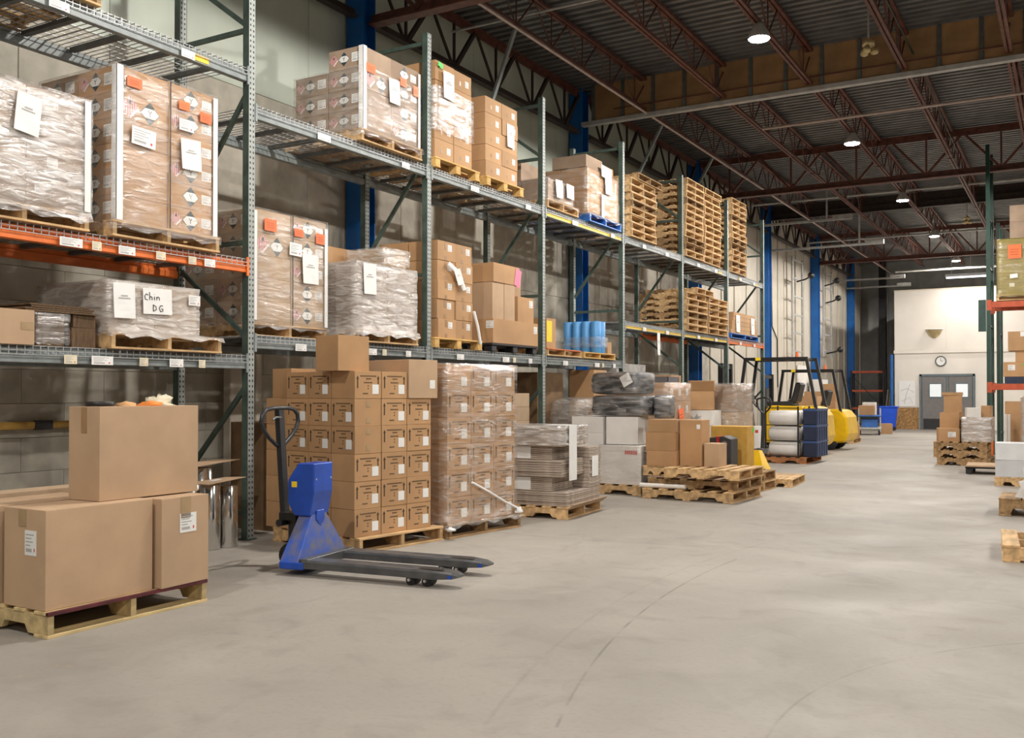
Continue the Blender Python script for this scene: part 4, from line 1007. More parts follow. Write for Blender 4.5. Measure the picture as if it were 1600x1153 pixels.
# ---- bays 4 to 6: stored pallets
def pstack(x, y, z, n, lb, L_=1.15, W=1.12, H=.132, mats=(wood, wood, wood_d, wood), shift=None, grp=None):
    for k in range(n):
        dx, dy = (rnd.uniform(-.02, .02), rnd.uniform(-.02, .02))
        if shift and k in shift: dx += shift[k][0]; dy += shift[k][1]
        pallet(x + dx, y + dy, z + k * (H + .0005), f'{lb}, {tier(k, n)} up' if k < n - 1 else f'{lb}, topmost', grp or lb[:40], L_, W, H, rnd.uniform(-.012, .012), mats[rnd.randrange(len(mats))], nb=5)
z = DZ(4.05)
pstack(-7.32, 16.40, z, 9, 'empty wooden pallet in the stack with a slid-out top on the top shelf', shift={8: (.02, .30)}, W=1.18)
pstack(-7.32, 19.14, z, 12, 'empty wooden pallet in the tall weathered stack of the second stored-pallet bay', W=1.06)
pstack(-7.32, 20.30, z, 12, 'empty pale wooden pallet in the tall stack nearest the last upright pair', W=1.08, mats=(wood, wood))
pstack(-7.32, 22.20, z, 13, 'empty wooden pallet in the tall stack of the rack end bay', W=1.1)
z = DZ(2.535)
pstack(-7.32, 19.26, z, 6, 'empty wooden pallet in the middle-shelf stack showing its notched sides', W=1.2, shift={})
pallet(-7.30, 19.72, z + 6 * .1325, 'empty wooden pallet lying loose across the middle-shelf stacks', None, 1.15, 1.1, .132, .01, wood, nb=5)
pstack(-7.32, 20.66, z, 6, 'empty wooden pallet in the middle-shelf stack beside the rack end bay', W=1.26, mats=(wood, wood))
pallet(-7.32, 22.75, z, 'blue pallet under the flat brown bundles on the rack end shelf', None, 1.1, 2.2, .12, 0, plastic_blue)
for k in range(5):
    carton(-7.30, 22.78 + .04 * (k % 2), z + .121 + k * .1, 1.0, 2.15 - .1 * k, .098, f'flat brown cardboard bundle on the rack end shelf, {tier(k, 5)} layer', 'flat bundles on the rack end shelf', 0, kraft, 'bundle', name='carton_bundle')
for yy in (22.2, 23.4): solid('paper_note', d_sheet(.3, .4), 'white note hung on the flat brown bundles at the rack end', 'paper', (-6.79, yy, z + .36), 0, 'notes on the flat bundles')
solid('paper_note', d_sheet(.14, .42), 'narrow white note hanging under the yellow-taped beam', 'paper', (RX + .045, 17.2, 2.33))
# ================================================================== THINGS ON THE FLOOR
def grid_rot(cx, cy, rz, z0, ncol, nrow, ndep, bw_, bh_, bd_, label, group, mat, deco=None, jit=.005, skip=None, flap='y'):
    """like grid(), but turned by rz about its front corner (cx, cy)"""
    out = []; ca, sa = math.cos(rz), math.sin(rz)
    for k in range(nrow):
        for j in range(ncol):
            for i in range(ndep):
                if skip and skip(i, j, k): continue
                if i > 0 and j > 0: continue
                lx = -bd_ / 2 - i * bd_ + (rnd.uniform(0, jit) if i == 0 else 0); ly = bw_ / 2 + j * bw_ + (rnd.uniform(-jit, 0) if j == 0 else 0)
                c = carton(cx + ca * lx - sa * ly, cy + sa * lx + ca * ly, z0 + k * bh_, bd_ - .006, bw_ - .006, bh_ - .0015, f"{label}, {tier(k, nrow)} tier, {'aisle' if i == 0 else 'inner'} side", group, rz + rnd.uniform(-.004, .004), mat, flap=flap)
                if deco: deco(c, i, j, k)
                out.append(c)
    return out

# ---- pallet of big plain cartons
pallet(-5.62, 4.005, 0, 'maroon-edged pallet under the big plain cartons', W=1.17, L_=1.16, H=.15, mat=M('pallet_straw', (.62, .47, .235), .8, var=.16, ns=5, rand=.1, stretch=(3, .6, 3)), edge=None)
pl = bpy.data.objects['pallet.%03d' % max(int(o.name.split('.')[1]) for o in bpy.data.objects if o.name.startswith('pallet.'))]
part('painted_edge', MB().box(.56, .583, -.585, .585, .128, .1505).mesh('painted_edge', wood_maroon, .002), pl)
a = carton(-5.275, 3.80, .152, .40, .735, .575, 'big plain carton with a small label on its end, under the topmost carton', None, R(-.5), kraft_tan, flap='x')
on_face(a, '-y', -.02, .52, d_plate(.075, .10, tape_tan, 'tape'), 'tape'); on_face(a, '-y', .06, .38, d_label(.11, .145), 'label')
b = carton(-5.33, 4.382, .152, .60, .40, .57, 'plain carton with a white label on its broad face, beside the long carton', None, R(2.5), kraft_tan, flap='y')
on_face(b, '+x', .0, .50, d_plate(.085, .14, tape_tan, 'tape'), 'tape'); on_face(b, '+x', .02, .40, d_label(.14, .125), 'label')
c = carton(-5.345, 4.255, .730, .30, .775, .585, 'plain unmarked carton standing on top of the other big cartons', None, R(0), kraft_tan, flap='x')
on_face(c, '-y', .0, .50, d_plate(.055, .16, tape, 'tape'), 'tape')
carton(-5.735, 3.775, .152, .42, .72, .575, 'plain carton behind the long labelled carton', None, 0, kraft_tan, flap='x')
carton(-6.08, 4.0, .152, .20, 1.1, .60, 'narrow plain carton at the rack side of the big carton pallet', None, 0, kraft_pale, flap='y')
carton(-5.815, 4.40, .152, .28, .36, .57, 'plain carton behind the white-labelled broad carton', None, 0, kraft_tan)
# things lying on the topmost carton
solid('tape_roll', MB().lathe([(.045, 0), (.085, 0), (.088, .012), (.088, .03), (.045, .03), (.045, 0)], 22).mesh('tape_roll', plastic_black), 'black roll of strapping lying on the topmost carton', 'tape', (-5.40, 4.02, 1.3155))
def lump(name, rx, ry, rz_, mat, seed, n=10, m=7, sharp=.25):
    r2 = random.Random(seed); b = MB(); vs_ = []
    for i in range(m + 1):
        th = math.pi / 2 * i / m
        for k in range(n):
            a = 2 * math.pi * k / n; e = 1 + r2.uniform(-sharp, sharp)
            vs_.append((rx * math.cos(th) * math.cos(a) * e, ry * math.cos(th) * math.sin(a) * e, rz_ * math.sin(th) * e))
    b.add(vs_, [(i * n + k, i * n + (k + 1) % n, (i + 1) * n + (k + 1) % n, (i + 1) * n + k) for i in range(m) for k in range(n)], 0, True)
    b.add([(v[0], v[1], 0) for v in vs_[:n]], [tuple(range(n))[::-1]])
    for q in range(n): b.v[q] = (b.v[q][0], b.v[q][1], 0)
    return b.mesh(name, mat)
solid('work_glove', lump('work_glove', .05, .09, .03, M('glove_orange', (.85, .26, .04), .7), 4), 'orange work glove lying on the topmost carton', 'glove', (-5.33, 4.36, 1.3155))
solid('work_glove', lump('work_glove', .045, .07, .026, M('glove_tan', (.75, .42, .18), .7), 6), 'tan glove beside the orange one on the topmost carton', 'glove', (-5.38, 4.20, 1.3155))
solid('plastic_scrap', lump('plastic_scrap', .06, .10, .06, paper_cream, 8, sharp=.5), 'crumpled pale plastic scrap on the topmost carton', 'scrap', (-5.42, 4.50, 1.3155))

# ---- foil rolls at the rack foot
fr = MB().lathe([(.02, 0), (.085, 0), (.09, .004), (.09, .585), (.085, .59), (.03, .59), (.03, .56)], 28).mesh('foil_roll', chrome)
fr2 = MB().lathe([(.02, 0), (.08, 0), (.085, .004), (.085, .555), (.08, .56), (.03, .56), (.03, .53)], 28).mesh('foil_roll', chrome)
solid('foil_roll', fr, 'shiny metal foil roll standing nearer the big plain cartons', 'roll', (-6.70, 6.13, 0))
solid('foil_roll', fr2, 'shiny metal foil roll standing against the first green upright', 'roll', (-6.67, 6.315, 0))
solid('foil_roll', MB().lathe([(.02, 0), (.16, 0), (.16, .70), (.15, .705), (.04, .705)], 24).mesh('foil_roll', chrome), 'taller metal roll standing behind the two foil rolls', 'roll', (-7.15, 6.36, 0))
def sheet_bent(w, d, rise, mat):
    return MB().add([(-d / 2, -w / 2, 0), (d / 2, -w / 2, -.0), (d / 2, w / 2, rise), (-d / 2, w / 2, rise * .6), (-d / 2, -w / 2, .006), (d / 2, -w / 2, .006), (d / 2, w / 2, rise + .006), (-d / 2, w / 2, rise * .6 + .006)],
                    [(0, 1, 2, 3), (7, 6, 5, 4), (0, 4, 5, 1), (1, 5, 6, 2), (2, 6, 7, 3), (3, 7, 4, 0)]).mesh('cardboard_sheet', mat)
cs = solid('cardboard_sheet', sheet_bent(.44, .26, .035, kraft_tan), 'bent cardboard sheet laid over the two foil rolls', 'cardboard', (-6.69, 6.20, .593))
part('label', MB().box(-.05, .01, -.06, .05, .0, .0012).mesh('label', paper), cs, (0, 0, .0195), (.067, .0, 0))
solid('cardboard_sheet', sheet_bent(.7, .36, .05, kraft_tan), 'cardboard sheet laid over the taller metal roll', 'cardboard', (-7.15, 6.40, .708))
carton(-7.25, 7.60, 0, .7, .75, 1.10, 'dark brown carton standing behind the printed carton stack', None, 0, M('kraft_dark', (.20, .12, .06), .8, var=.1))
# yellow guard rail on the wall
gr = thing('guard_rail', 'yellow guard rail along the block wall behind the big cartons', 'rail', (-8.52, 5.0, 0))
part('rail', MB().box(-.03, .03, -1.8, 1.5, 1.06, 1.13).mesh('rail', M('rail_ochre', (.45, .26, .05), .6), .006), gr)
for yy in (-1.5, 0, 1.3): part('post', MB().box(-.03, .03, yy - .03, yy + .03, 0, 1.06).mesh('post', wall_joint), gr)
part('clip', MB().box(.0, .04, .62, .80, 1.05, 1.14).mesh('clip', plastic_black), gr)
solid('wall_duct', MB().box(-.06, .06, -.05, .05, 0, 1.9).mesh('wall_duct', wall_cream, .01), 'cream duct standing against the wall behind the first green upright', 'duct', (-8.45, 8.42, 0))
solid('wall_duct', MB().box(-.06, .06, -.11, .11, 0, 2.1).mesh('wall_duct', wall_cream, .01), 'wider cream duct against the wall behind the foil rolls', 'duct', (-8.45, 8.08, 0))

# ---- blue pallet jack with weighing head
J = thing('pallet_jack', 'blue pallet jack with a boxy blue head and black forks', 'pallet jack', (-5.14, 5.90, 0), R(7))
def fork(yc):
    b = MB(); L_ = 1.33; w = .085
    top = [(0, -w), (L_ - .20, -w), (L_ - .06, -w * .72), (L_, -w * .35), (L_, w * .35), (L_ - .06, w * .72), (L_ - .20, w), (0, w)]
    n = len(top); zt = [.125] * 2 + [.115, .10, .10, .115] + [.125] * 2; zb_ = [.062] * 2 + [.070, .085, .085, .070] + [.062] * 2
    ins = .012
    vs_ = [(x, y * .86, z) for (x, y), z in zip(top, zt)] + [(x, y, z - .014) for (x, y), z in zip(top, zt)] + [(x, y, z) for (x, y), z in zip(top, zb_)]
    fs = [tuple(range(n))] + [tuple(range(2 * n, 3 * n))[::-1]]
    for r_ in (0, 1): fs += [(r_ * n + k, r_ * n + (k + 1) % n, (r_ + 1) * n + (k + 1) % n, (r_ + 1) * n + k) for k in range(n)]
    b.add(vs_, fs)
    return b.mesh('fork', jack_fork)
for yc in (-.255, .255):
    f = part('fork', fork(yc), J, (0, yc, 0))
    part('tip_slot', MB().box(.98, 1.17, -.038, .038, .1245, .1262).mesh('tip_slot', plastic_black), f)
    part('roller', MB().cyl((1.06, -.05, .038), (1.06, .05, .038), .038, n=14).mesh('roller', rubber), f)
    part('roller', MB().cyl((.93, -.05, .038), (.93, .05, .038), .038, n=14).mesh('roller', rubber), f)
    part('axle', MB().cyl((1.06, -.078, .045), (1.06, .078, .045), .012, n=8).cyl((.93, -.078, .045), (.93, .078, .045), .012, n=8).mesh('axle', steel), f)
    part('tip_paint', MB().box(1.22, 1.27, -.083 * .8, .083 * .8, .072, .096).mesh('tip_paint', jack_blue), f)
def frustum(x0, x1, y, z0, X0, X1, Y, z1, name, mat, bev=.006):
    vs_ = [(x0, -y, z0), (x1, -y, z0), (x1, y, z0), (x0, y, z0), (X0, -Y, z1), (X1, -Y, z1), (X1, Y, z1), (X0, Y, z1)]
    return MB().add(vs_, [(0, 3, 2, 1), (4, 5, 6, 7), (0, 1, 5, 4), (1, 2, 6, 5), (2, 3, 7, 6), (3, 0, 4, 7)]).mesh(name, mat, bev)
part('frame', frustum(-.20, -.03, .345, .10, -.19, -.07, .085, .46, 'frame', jack_blue_worn), J)
part('skirt', MB().box(-.20, .02, -.35, .35, .05, .105).mesh('skirt', jack_blue, .006), J)
part('cross_plate', MB().box(-.03, .05, -.33, .33, .06, .13).mesh('cross_plate', jack_fork, .004), J)
hd = part('weighing_head', MB().prism([(-.28, .53), (-.28, .71), (-.18, .845), (-.03, .845), (-.03, .62), (-.07, .43), (-.22, .43)], 'y', -.13, .13).mesh('weighing_head', jack_blue, .008), J)
part('sticker', MB().box(-.24, -.19, -.1325, -.1302, .655, .70).mesh('sticker', stk_yellow), hd)
part('screw', MB().cyl((-.03, -.10, .72), (-.026, -.10, .72), .008, n=8).cyl((-.03, .10, .72), (-.026, .10, .72), .008, n=8).cyl((-.12, 0, .84), (-.12, 0, .845), .02, n=10).mesh('screw', steel), hd)
part('bracket', MB().prism([(-.05, .47), (.05, .47), (.06, .40), (0, .34), (-.06, .40)], 'x', -.075, -.055).mesh('bracket', jack_blue, .004), J)
part('pump', MB().cyl((-.30, 0, .16), (-.30, 0, .42), .055, n=14).cyl((-.36, .07, .2), (-.36, .07, .40), .03, n=10).box(-.40, -.24, -.08, .08, .38, .44).cyl((-.38, -.11, .36), (-.38, .11, .36), .03, n=10).mesh('pump', fork_black), J)
for s in (-1, 1): part('steer_wheel', MB().lathe([(.04, -.028), (.095, -.028), (.10, -.015), (.10, .015), (.095, .028), (.04, .028)], 20, (-.30, s * .06, .10), 'y').mesh('steer_wheel', rubber), J)
part('handle_bar', MB().bar((-.40, 0, .40), (-.46, 0, 1.262), .065, .045).mesh('handle_bar', M('handle_black', (.02, .021, .025), .35)), J)
def loop():
    pts = []
    out = [(0, .955), (.06, .985), (.15, 1.045), (.22, 1.115), (.245, 1.17), (.232, 1.225), (.18, 1.266), (.09, 1.278), (0, 1.278)]
    for y, z in out: pts.append((-.45, y, z))
    for y, z in out[-2:0:-1]: pts.append((-.45, -y, z))
    return MB().tube(pts, .017, 10, closed=True).mesh('handle_grip', M('handle_black', (.02, .021, .025), .35))
part('handle_grip', loop(), J)
part('release_lever', MB().tube([(-.44, 0, 1.20), (-.43, -.08, 1.205), (-.43, -.125, 1.185)], .009, 6).mesh('release_lever', steel_dk), J)

# ---- printed carton stack
rz = R(-9)
def prt(lab=True, front_plain=()):
    def f(c, i, j, k):
        sx, sy, sz = c['dims']
        if i == 0 and (j, k) not in front_plain:
            on_face(c, '+x', 0, sz * .5, d_print(sy, sz), 'print'); on_face(c, '+x', sy * .27, sz * .34, d_plate(.075, .085, paper, 'label'), 'label', off=.0016)
        elif i == 0:
            for q in (-.02, .02): on_face(c, '+x', 0, sz * (.5 + q * 15), d_plate(.05, .05, tape_tan, 'tape'), 'tape')
        if j == 0 and i < 3 and not (i == 0 and k in (0, 1, 2, 5)):
            on_face(c, '-y', 0, sz * .5, d_print(sx, sz), 'print'); on_face(c, '-y', sx * .25, sz * .34, d_plate(.075, .085, paper, 'label'), 'label', off=.0016)
    return f
pallet(-5.88, 7.20, 0, 'wooden pallet under the printed carton stack', W=1.06, L_=1.22, H=.135, rz=rz)
cx, cy = -5.42, 6.585
grid_rot(cx, cy, rz, .137, 3, 6, 4, .318, .243, .315, 'kraft carton printed with black arrows, in the unwrapped stack', 'printed cartons in the unwrapped stack', kraft, prt(front_plain=((0, 3), (0, 4))), skip=lambda i, j, k: (k == 5 and j == 2) or (k == 5 and i == 3))
def local(lx, ly): return cx + math.cos(rz) * lx - math.sin(rz) * ly, cy + math.sin(rz) * lx + math.cos(rz) * ly
x, y = local(-.22, .05); carton(x, y, .137 + 6 * .243, .30, .36, .31, 'plain carton standing alone on top of the printed stack', None, rz, kraft)
x, y = local(-.34, .832); c = carton(x, y, .137 + 5 * .243, .72, .38, .36, 'long pale carton on the right of the printed stack', None, rz, kraft_tan); on_face(c, '+x', .12, .13, d_plate(.07, .08, paper, 'label'), 'label')
x, y = local(-1.10, .22); carton(x, y, .137 + 5 * .243, .28, .32, .28, 'plain carton at the rack side on top of the printed stack', None, rz, kraft)

# ---- wrapped carton stack
rz2 = R(-8)
pallet(-5.66, 8.32, 0, 'dark wooden pallet under the clear-wrapped printed stack', W=1.12, L_=1.16, H=.135, rz=rz2, mat=wood_d)
cx2, cy2 = -5.20, 7.70
def pw(c, i, j, k):
    sx, sy, sz = c['dims']
    if i == 0:
        if not (k == 5 and j == 0): on_face(c, '+x', 0, sz * .5, d_print(sy, sz), 'print')
        on_face(c, '+x', sy * .2, sz * .36, d_plate(.085, .09, paper, 'label'), 'label', off=.0016)
grid_rot(cx2, cy2, rz2, .137, 3, 6, 3, .352, .257, .35, 'printed carton inside the clear-wrapped stack', 'printed cartons in the clear-wrapped stack', kraft, pw)
w = wrap(-1.05, 0, 0, 1.056, .137, .137 + 6 * .257, 'clear film around the tall printed carton stack', wrap_light, .03, seed=91, amp=.008, pal=(-1.122, .038, -.01, 1.11))
w.location = (cx2, cy2, 0); w.rotation_euler = (0, 0, rz2)
part('film_rope', MB().tube([(.03, .33, .52), (.035, .6, .40), (.04, .85, .28), (.03, 1.06, .20)], .012, 6).mesh('film_rope', cloth_white), w)
part('film_knot', lump('film_knot', .03, .05, .05, cloth_white, 12, sharp=.4), w, (.05, 1.06, .16))
part('film_knot', lump('film_knot', .05, .05, .03, cloth_white, 13, sharp=.4), w, (.085, -.05, .09))

# ---- flattened carton bundles on a pallet
rz3 = R(4)
pallet(-5.42, 10.0, 0, 'wooden pallet under the grey flattened carton bundles', W=1.05, L_=1.1, H=.135, rz=rz3)
def bundle(x, y, z, sx, sy, sz, lb, mat=card_grey, tilt=0.0, n=7):
    t = thing('carton_bundle', lb, 'bundle', (x, y, z), rz3)
    h = sz / n
    for k in range(n): part('sheet', boxmesh('sheet', sx, sy, h - .003, mat, .002), t, (rnd.uniform(-.006, .006), rnd.uniform(-.006, .006), k * h), (0, 0, rnd.uniform(-.006, .006)))
    return t
bundle(-5.40, 10.02, .137, 1.02, 1.0, .16, 'wide grey bundle of flat cartons lowest on the bundle pallet')
bundle(-5.42, 9.84, .299, .70, .60, .16, 'narrow inset bundle with a white band, lower on the bundle pallet')
bundle(-5.37, 9.84, .461, .86, .66, .19, 'grey flat carton bundle in the middle of the tall pile')
bundle(-5.42, 9.84, .653, .70, .60, .15, 'narrow inset bundle with a white band, upper on the bundle pallet')
bundle(-5.36, 9.84, .805, .88, .68, .22, 'grey flat carton bundle on top of the tall pile')
bundle(-5.30, 10.37, .299, .78, .36, .47, 'lower grey bundle beside the tall flat carton pile', n=12)
for z_, nm in ((.31, 'lower'), (.66, 'upper')):
    solid('paper_band', MB().box(-.13, .13, -.004, 0, 0, .14).mesh('paper_band', paper), f'white paper band on the {nm} inset bundle', 'paper', (-5.44, 9.535, z_), rz3)
solid('paper_band', MB().box(0, .003, -.11, .11, 0, .62).box(-.30, .003, -.11, .11, .62, .623).mesh('paper_band', paper), 'long white label strip down the tall flat carton pile', 'paper', (-4.885, 9.76, .4175), rz3)
solid('paper_band', MB().box(0, .003, -.10, .10, 0, .24).mesh('paper_band', paper), 'white label on the lower grey bundle', 'paper', (-4.904, 10.38, .42), rz3)
solid('cardboard_sheet', MB().box(-.05, .05, -.55, .55, 0, .006).mesh('cardboard_sheet', kraft_tan), 'brown cardboard flap sticking out along the bundle pallet edge', 'cardboard', (-4.83, 10.05, .137), 0, None, (0, R(-38), rz3))
w = wrap(-.448, .448, -.348, .348, .81, 1.024, 'white film cap over the tall flat carton pile', wrap_heavy, 0, seed=95, amp=.006)
w.location = (-5.36, 9.84, 0); w.rotation_euler = (0, 0, rz3)

# ---- white cartons and black foam bags
pallet(-5.70, 12.80, 0, 'wooden pallet under the white cartons', W=1.1, L_=1.2, H=.135)
a = carton(-5.43, 12.62, .137, .62, .62, .53, 'large white carton with red print, front of the white carton pile', None, 0, card_white)
def redprint():
    b = MB()
    for q in range(6): b.box(0, .0008, -.09 + q * .031, -.09 + q * .031 + .024, -.025, .03)
    for q in range(6): b.box(.0008, .001, -.083 + q * .031, -.083 + q * .031 + .010, -.006, .012)
    return b.mesh('print', ink_red)
on_face(a, '-y', .16, .44, redprint(), 'print')
for k in range(5): on_face(a, '+x', 0, .06 + k * .095, d_plate(.60, .004, ink_grey, 'seam'), 'seam')
w = wrap(-5.74, -5.12, 12.31, 12.93, .137, .667, 'clear film around the large white carton with red print', wrap_light, 0, seed=97)
grid(-5.78, 12.50, .137, 2, 4, 1, .42, .232, .50, 'white carton in the pile behind the red-printed one', 'white cartons in the low pile', card_white)
carton(-5.50, 12.72, .678, .48, .40, .387, 'white carton on the red-printed one, under the black bags', None, .02, card_white)
c = carton(-5.28, 13.36, .137, .26, .30, .86, 'clear-wrapped pale carton beside the red-printed white carton', None, .02, kraft_pale)
def pillow(sx, sy, sz, seed, name='foam_block'):
    r2 = random.Random(seed); b = MB(); n = 8
    def p(u, v, w_):
        f = 1 - .055 * (abs(u) ** 4 + abs(v) ** 4 + abs(w_) ** 4) + .055
        e = 1 + r2.uniform(-.02, .02)
        return (u * sx / 2 * f * e, v * sy / 2 * f * e, (w_ * f * .92 * e + 1) * sz / 2)
    idx = {}
    vs_ = []; fs = []
    def vid(i, j, k):
        key = (i, j, k)
        if key not in idx: idx[key] = len(vs_); vs_.append(p(2 * i / n - 1, 2 * j / n - 1, 2 * k / n - 1))
        return idx[key]
    for i in range(n):
        for j in range(n):
            for s in (0, n):
                fs.append((vid(i, j, s), vid(i + 1, j, s), vid(i + 1, j + 1, s), vid(i, j + 1, s)))
                fs.append((vid(i, s, j), vid(i + 1, s, j), vid(i + 1, s, j + 1), vid(i, s, j + 1)))
                fs.append((vid(s, i, j), vid(s, i + 1, j), vid(s, i + 1, j + 1), vid(s, i, j + 1)))
    b.add(vs_, fs, 0, True)
    return b
def foam_bag(x, y, z, sx, sy, sz, rz_, lb, seed):
    t = thing('foam_bag', lb, 'bag', (x, y, z), rz_)
    part('foam', pillow(sx, sy, sz, seed).mesh('foam', charcoal), t, (0, 0, .004))
    part('film', pillow(sx * 1.03, sy * 1.03, sz * 1.03, seed + 1).mesh('film', wrap_clear), t)
    return t
t = foam_bag(-5.58, 12.85, 1.06, .84, .62, .315, R(3), 'black foam bundle in clear film, lower of two on the white cartons', 5)
t = foam_bag(-5.62, 12.85, 1.366, .76, .58, .34, R(-4), 'black foam bundle in clear film with a white note, upper of two', 9)
part('paper_note', d_sheet(.16, .16), t, (.20, -.29, .22), (.5, 0, -math.pi / 2))
foam_bag(-5.05, 13.02, 1.02, .24, .42, .36, R(10), 'small black foam bundle tucked against the side of the lower one', 15)

# ---- low pallet stack with brown cartons on it
for k, (lb, m_) in enumerate((('bottom pallet of the low stack in the aisle', wood), ('middle pallet of the low stack in the aisle', wood_d))):
    pallet(-4.33 + .02 * k, 12.52 + .08 * k, k * .136, lb, None, 1.26, 1.08 - .12 * k, .135, R(-3), m_)
pallet(-4.15, 12.50, .286, 'topmost pallet of the low stack, carrying the tall brown carton', None, 1.02, 1.02, .13, R(-2), wood)
solid('cardboard_sheet', boxmesh('cardboard_sheet', 1.2, .92, .012, kraft_grey, .003), 'grey cardboard layer between the pallets of the low stack', 'cardboard', (-4.33, 12.58, .2725), R(-3))
pallet(-4.42, 13.76, 0, 'pallet beneath the yellow carton beside the low stack', None, 1.2, 1.06, .135, R(-3), wood)
pallet(-4.42, 13.76, .1365, 'upper pallet beneath the yellow carton beside the low stack', None, 1.2, 1.06, .135, R(-2), wood_d)
solid('paper_tube', MB().cyl((-.32, 0, .03), (.32, 0, .03), .03, n=12).cyl((-.32, 0, .03), (.32, 0, .03), .024, n=12, caps=False).mesh('paper_tube', roll_white), 'white tube lying across the bottom of the low pallet stack', 'tube', (-4.72, 12.085, .1365))
pallet(-4.877, 12.70, .285, 'pallet piece under the three stacked brown cartons', None, .39, .9, .13, 0, wood)
t1 = carton(-4.845, 12.55, .417, .42, .45, .20, 'squashed brown carton at the bottom of the three by the foam bags', None, .05, kraft)
t2 = carton(-4.85, 12.55, .618, .42, .42, .25, 'brown carton in the middle of the three by the foam bags', None, -.05, kraft)
t3 = carton(-4.85, 12.55, .869, .40, .38, .17, 'brown carton on top of the three by the foam bags', None, .08, kraft)
tb = carton(-4.455, 12.60, .417, .31, .30, .62, 'tall brown carton standing on the low pallet stack', None, -.04, kraft); on_face(tb, '-y', .11, .53, d_plate(.05, .06, paper, 'label'), 'label')
carton(-4.16, 12.58, .417, .215, .26, .31, 'small square carton beside the tall one on the low pallet stack', None, -.06, kraft_tan)
yc = carton(-4.36, 13.97, .274, .54, .36, .64, 'yellow carton with black arrows behind the low pallet stack', None, 0, M('card_yellow', (.62, .36, .07), .75, var=.06)); on_face(yc, '+x', .15, .58, d_plate(.08, .06, stk_green, 'sticker'), 'sticker')
on_face(yc, '-y', .0, .32, d_print(.28, .5), 'print')
mc = thing('power_unit', 'dark grey machine case with red bands beside the yellow carton', 'machine', (-4.36, 13.42, .274))
part('case', MB().prism([(-.20, 0), (.20, 0), (.20, .48), (.10, .52), (-.20, .48)], 'y', -.16, .16).mesh('case', M('machine_grey', (.035, .037, .042), .45), .01), mc)
part('band', MB().box(-.01, .03, -.163, .163, .001, .512).mesh('band', M('machine_red', (.5, .02, .025), .45)), mc)
part('band', MB().box(-.2, .203, -.163, .163, .02, .06).mesh('band', M('machine_red', (.5, .02, .025), .45)), mc)
part('knob', MB().cyl((.11, -.18, .41), (.11, -.16, .41), .04, n=14).mesh('knob', steel_dk), mc)
pallet(-3.95, 14.98, 0, 'loose low pallet lying past the low stack in the aisle', None, .62, 1.1, .12, R(4), wood)

# ---- wrapped pallet loads standing before the stored-pallet bays
pallet(-6.10, 15.10, 0, 'pallet under the wrapped load with the orange tag', None, 1.15, 1.12)
def wl2(c, i, j, k):
    if i == 0: on_face(c, '+x', 0, c['dims'][2] * .5, d_label(.10, .12), 'label')
grid(-5.60, 14.56, .137, 3, 5, 2, .36, .285, .5, 'tan carton in the wrapped load with the orange tag', 'cartons in the orange-tagged wrapped load', kraft, wl2)
w = wrap(-6.60, -5.60, 14.56, 15.64, .137, 1.56, 'cloudy film around the load with the orange tag', wrap_light, .03, seed=101, amp=.016, pal=(-6.675, -5.525, 14.54, 15.66))
on_wrap(w, -5.565, 15.1, 1.0, d_box_sticker(.20, .30, stk_orange), 'sticker', .2)
solid('film_heap', lump('film_heap', .30, .26, .42, wrap_bag, 17, 14, 8, .2), 'heap of loose clear film beside the orange-tagged load', 'plastic wrap', (-5.62, 16.03, .55))
carton(-5.62, 16.03, 0, .5, .5, .548, 'carton under the heap of loose film', None, 0, kraft_pale)
solid('tray', MB().box(-.3, .3, -.25, .25, 0, .012).box(-.3, -.29, -.25, .25, .012, .09).box(.29, .3, -.25, .25, .012, .09).box(-.3, .3, -.25, -.24, .012, .09).box(-.3, .3, .24, .25, .012, .09).mesh('tray', M('tray_grey', (.10, .10, .11), .5)), 'grey plastic tray on top of the orange-tagged load', 'tray', (-6.0, 15.1, 1.578))
pallet(-5.75, 17.50, 0, 'pallet under the wrapped load before the forklifts', None, 1.15, 1.1)
grid(-5.24, 17.0, .137, 2, 2, 2, .52, .46, .5, 'tan carton in the wrapped load before the forklifts', 'cartons in the wrapped load before the forklifts', kraft_pale)
grid(-5.24, 17.0, 1.06, 2, 2, 2, .50, .25, .46, 'grey-brown carton in the upper part of the load before the forklifts', 'upper cartons before the forklifts', kraft_grey)
w = wrap(-6.245, -5.235, 17.0, 18.045, .137, 1.57, 'cloudy film around the wrapped load before the forklifts', wrap_light, .03, seed=107, amp=.016, pal=(-6.325, -5.175, 16.95, 18.05))
def open_box(x, y, z, s, h, rz_, lb, mat=kraft, inner=None):
    t = thing('open_carton', lb, 'box', (x, y, z), rz_); q = s / 2; th = .006
    part('body', MB().box(-q, q, -q, -q + th, 0, h).box(-q, q, q - th, q, 0, h).box(-q, -q + th, -q, q, 0, h).box(q - th, q, -q, q, 0, h).box(-q, q, -q, q, 0, th).mesh('body', mat), t)
    fl_ = MB().box(-q, q, -th, 0, 0, s * .45).mesh('flap', mat)
    for a, tl_ in ((0, .5), (1, .9), (2, .35), (3, .7)):
        ang = a * math.pi / 2
        part('flap', fl_, t, (q * math.sin(ang), -q * math.cos(ang), h), (tl_, 0, ang))
    return t
open_box(-5.75, 16.64, 1.10, .44, .34, .3, 'open carton with raised flaps between the two wrapped loads', kraft)
carton(-5.78, 16.64, 0, .60, .50, 1.095, 'white and brown carton under the open carton', None, 0, card_white)

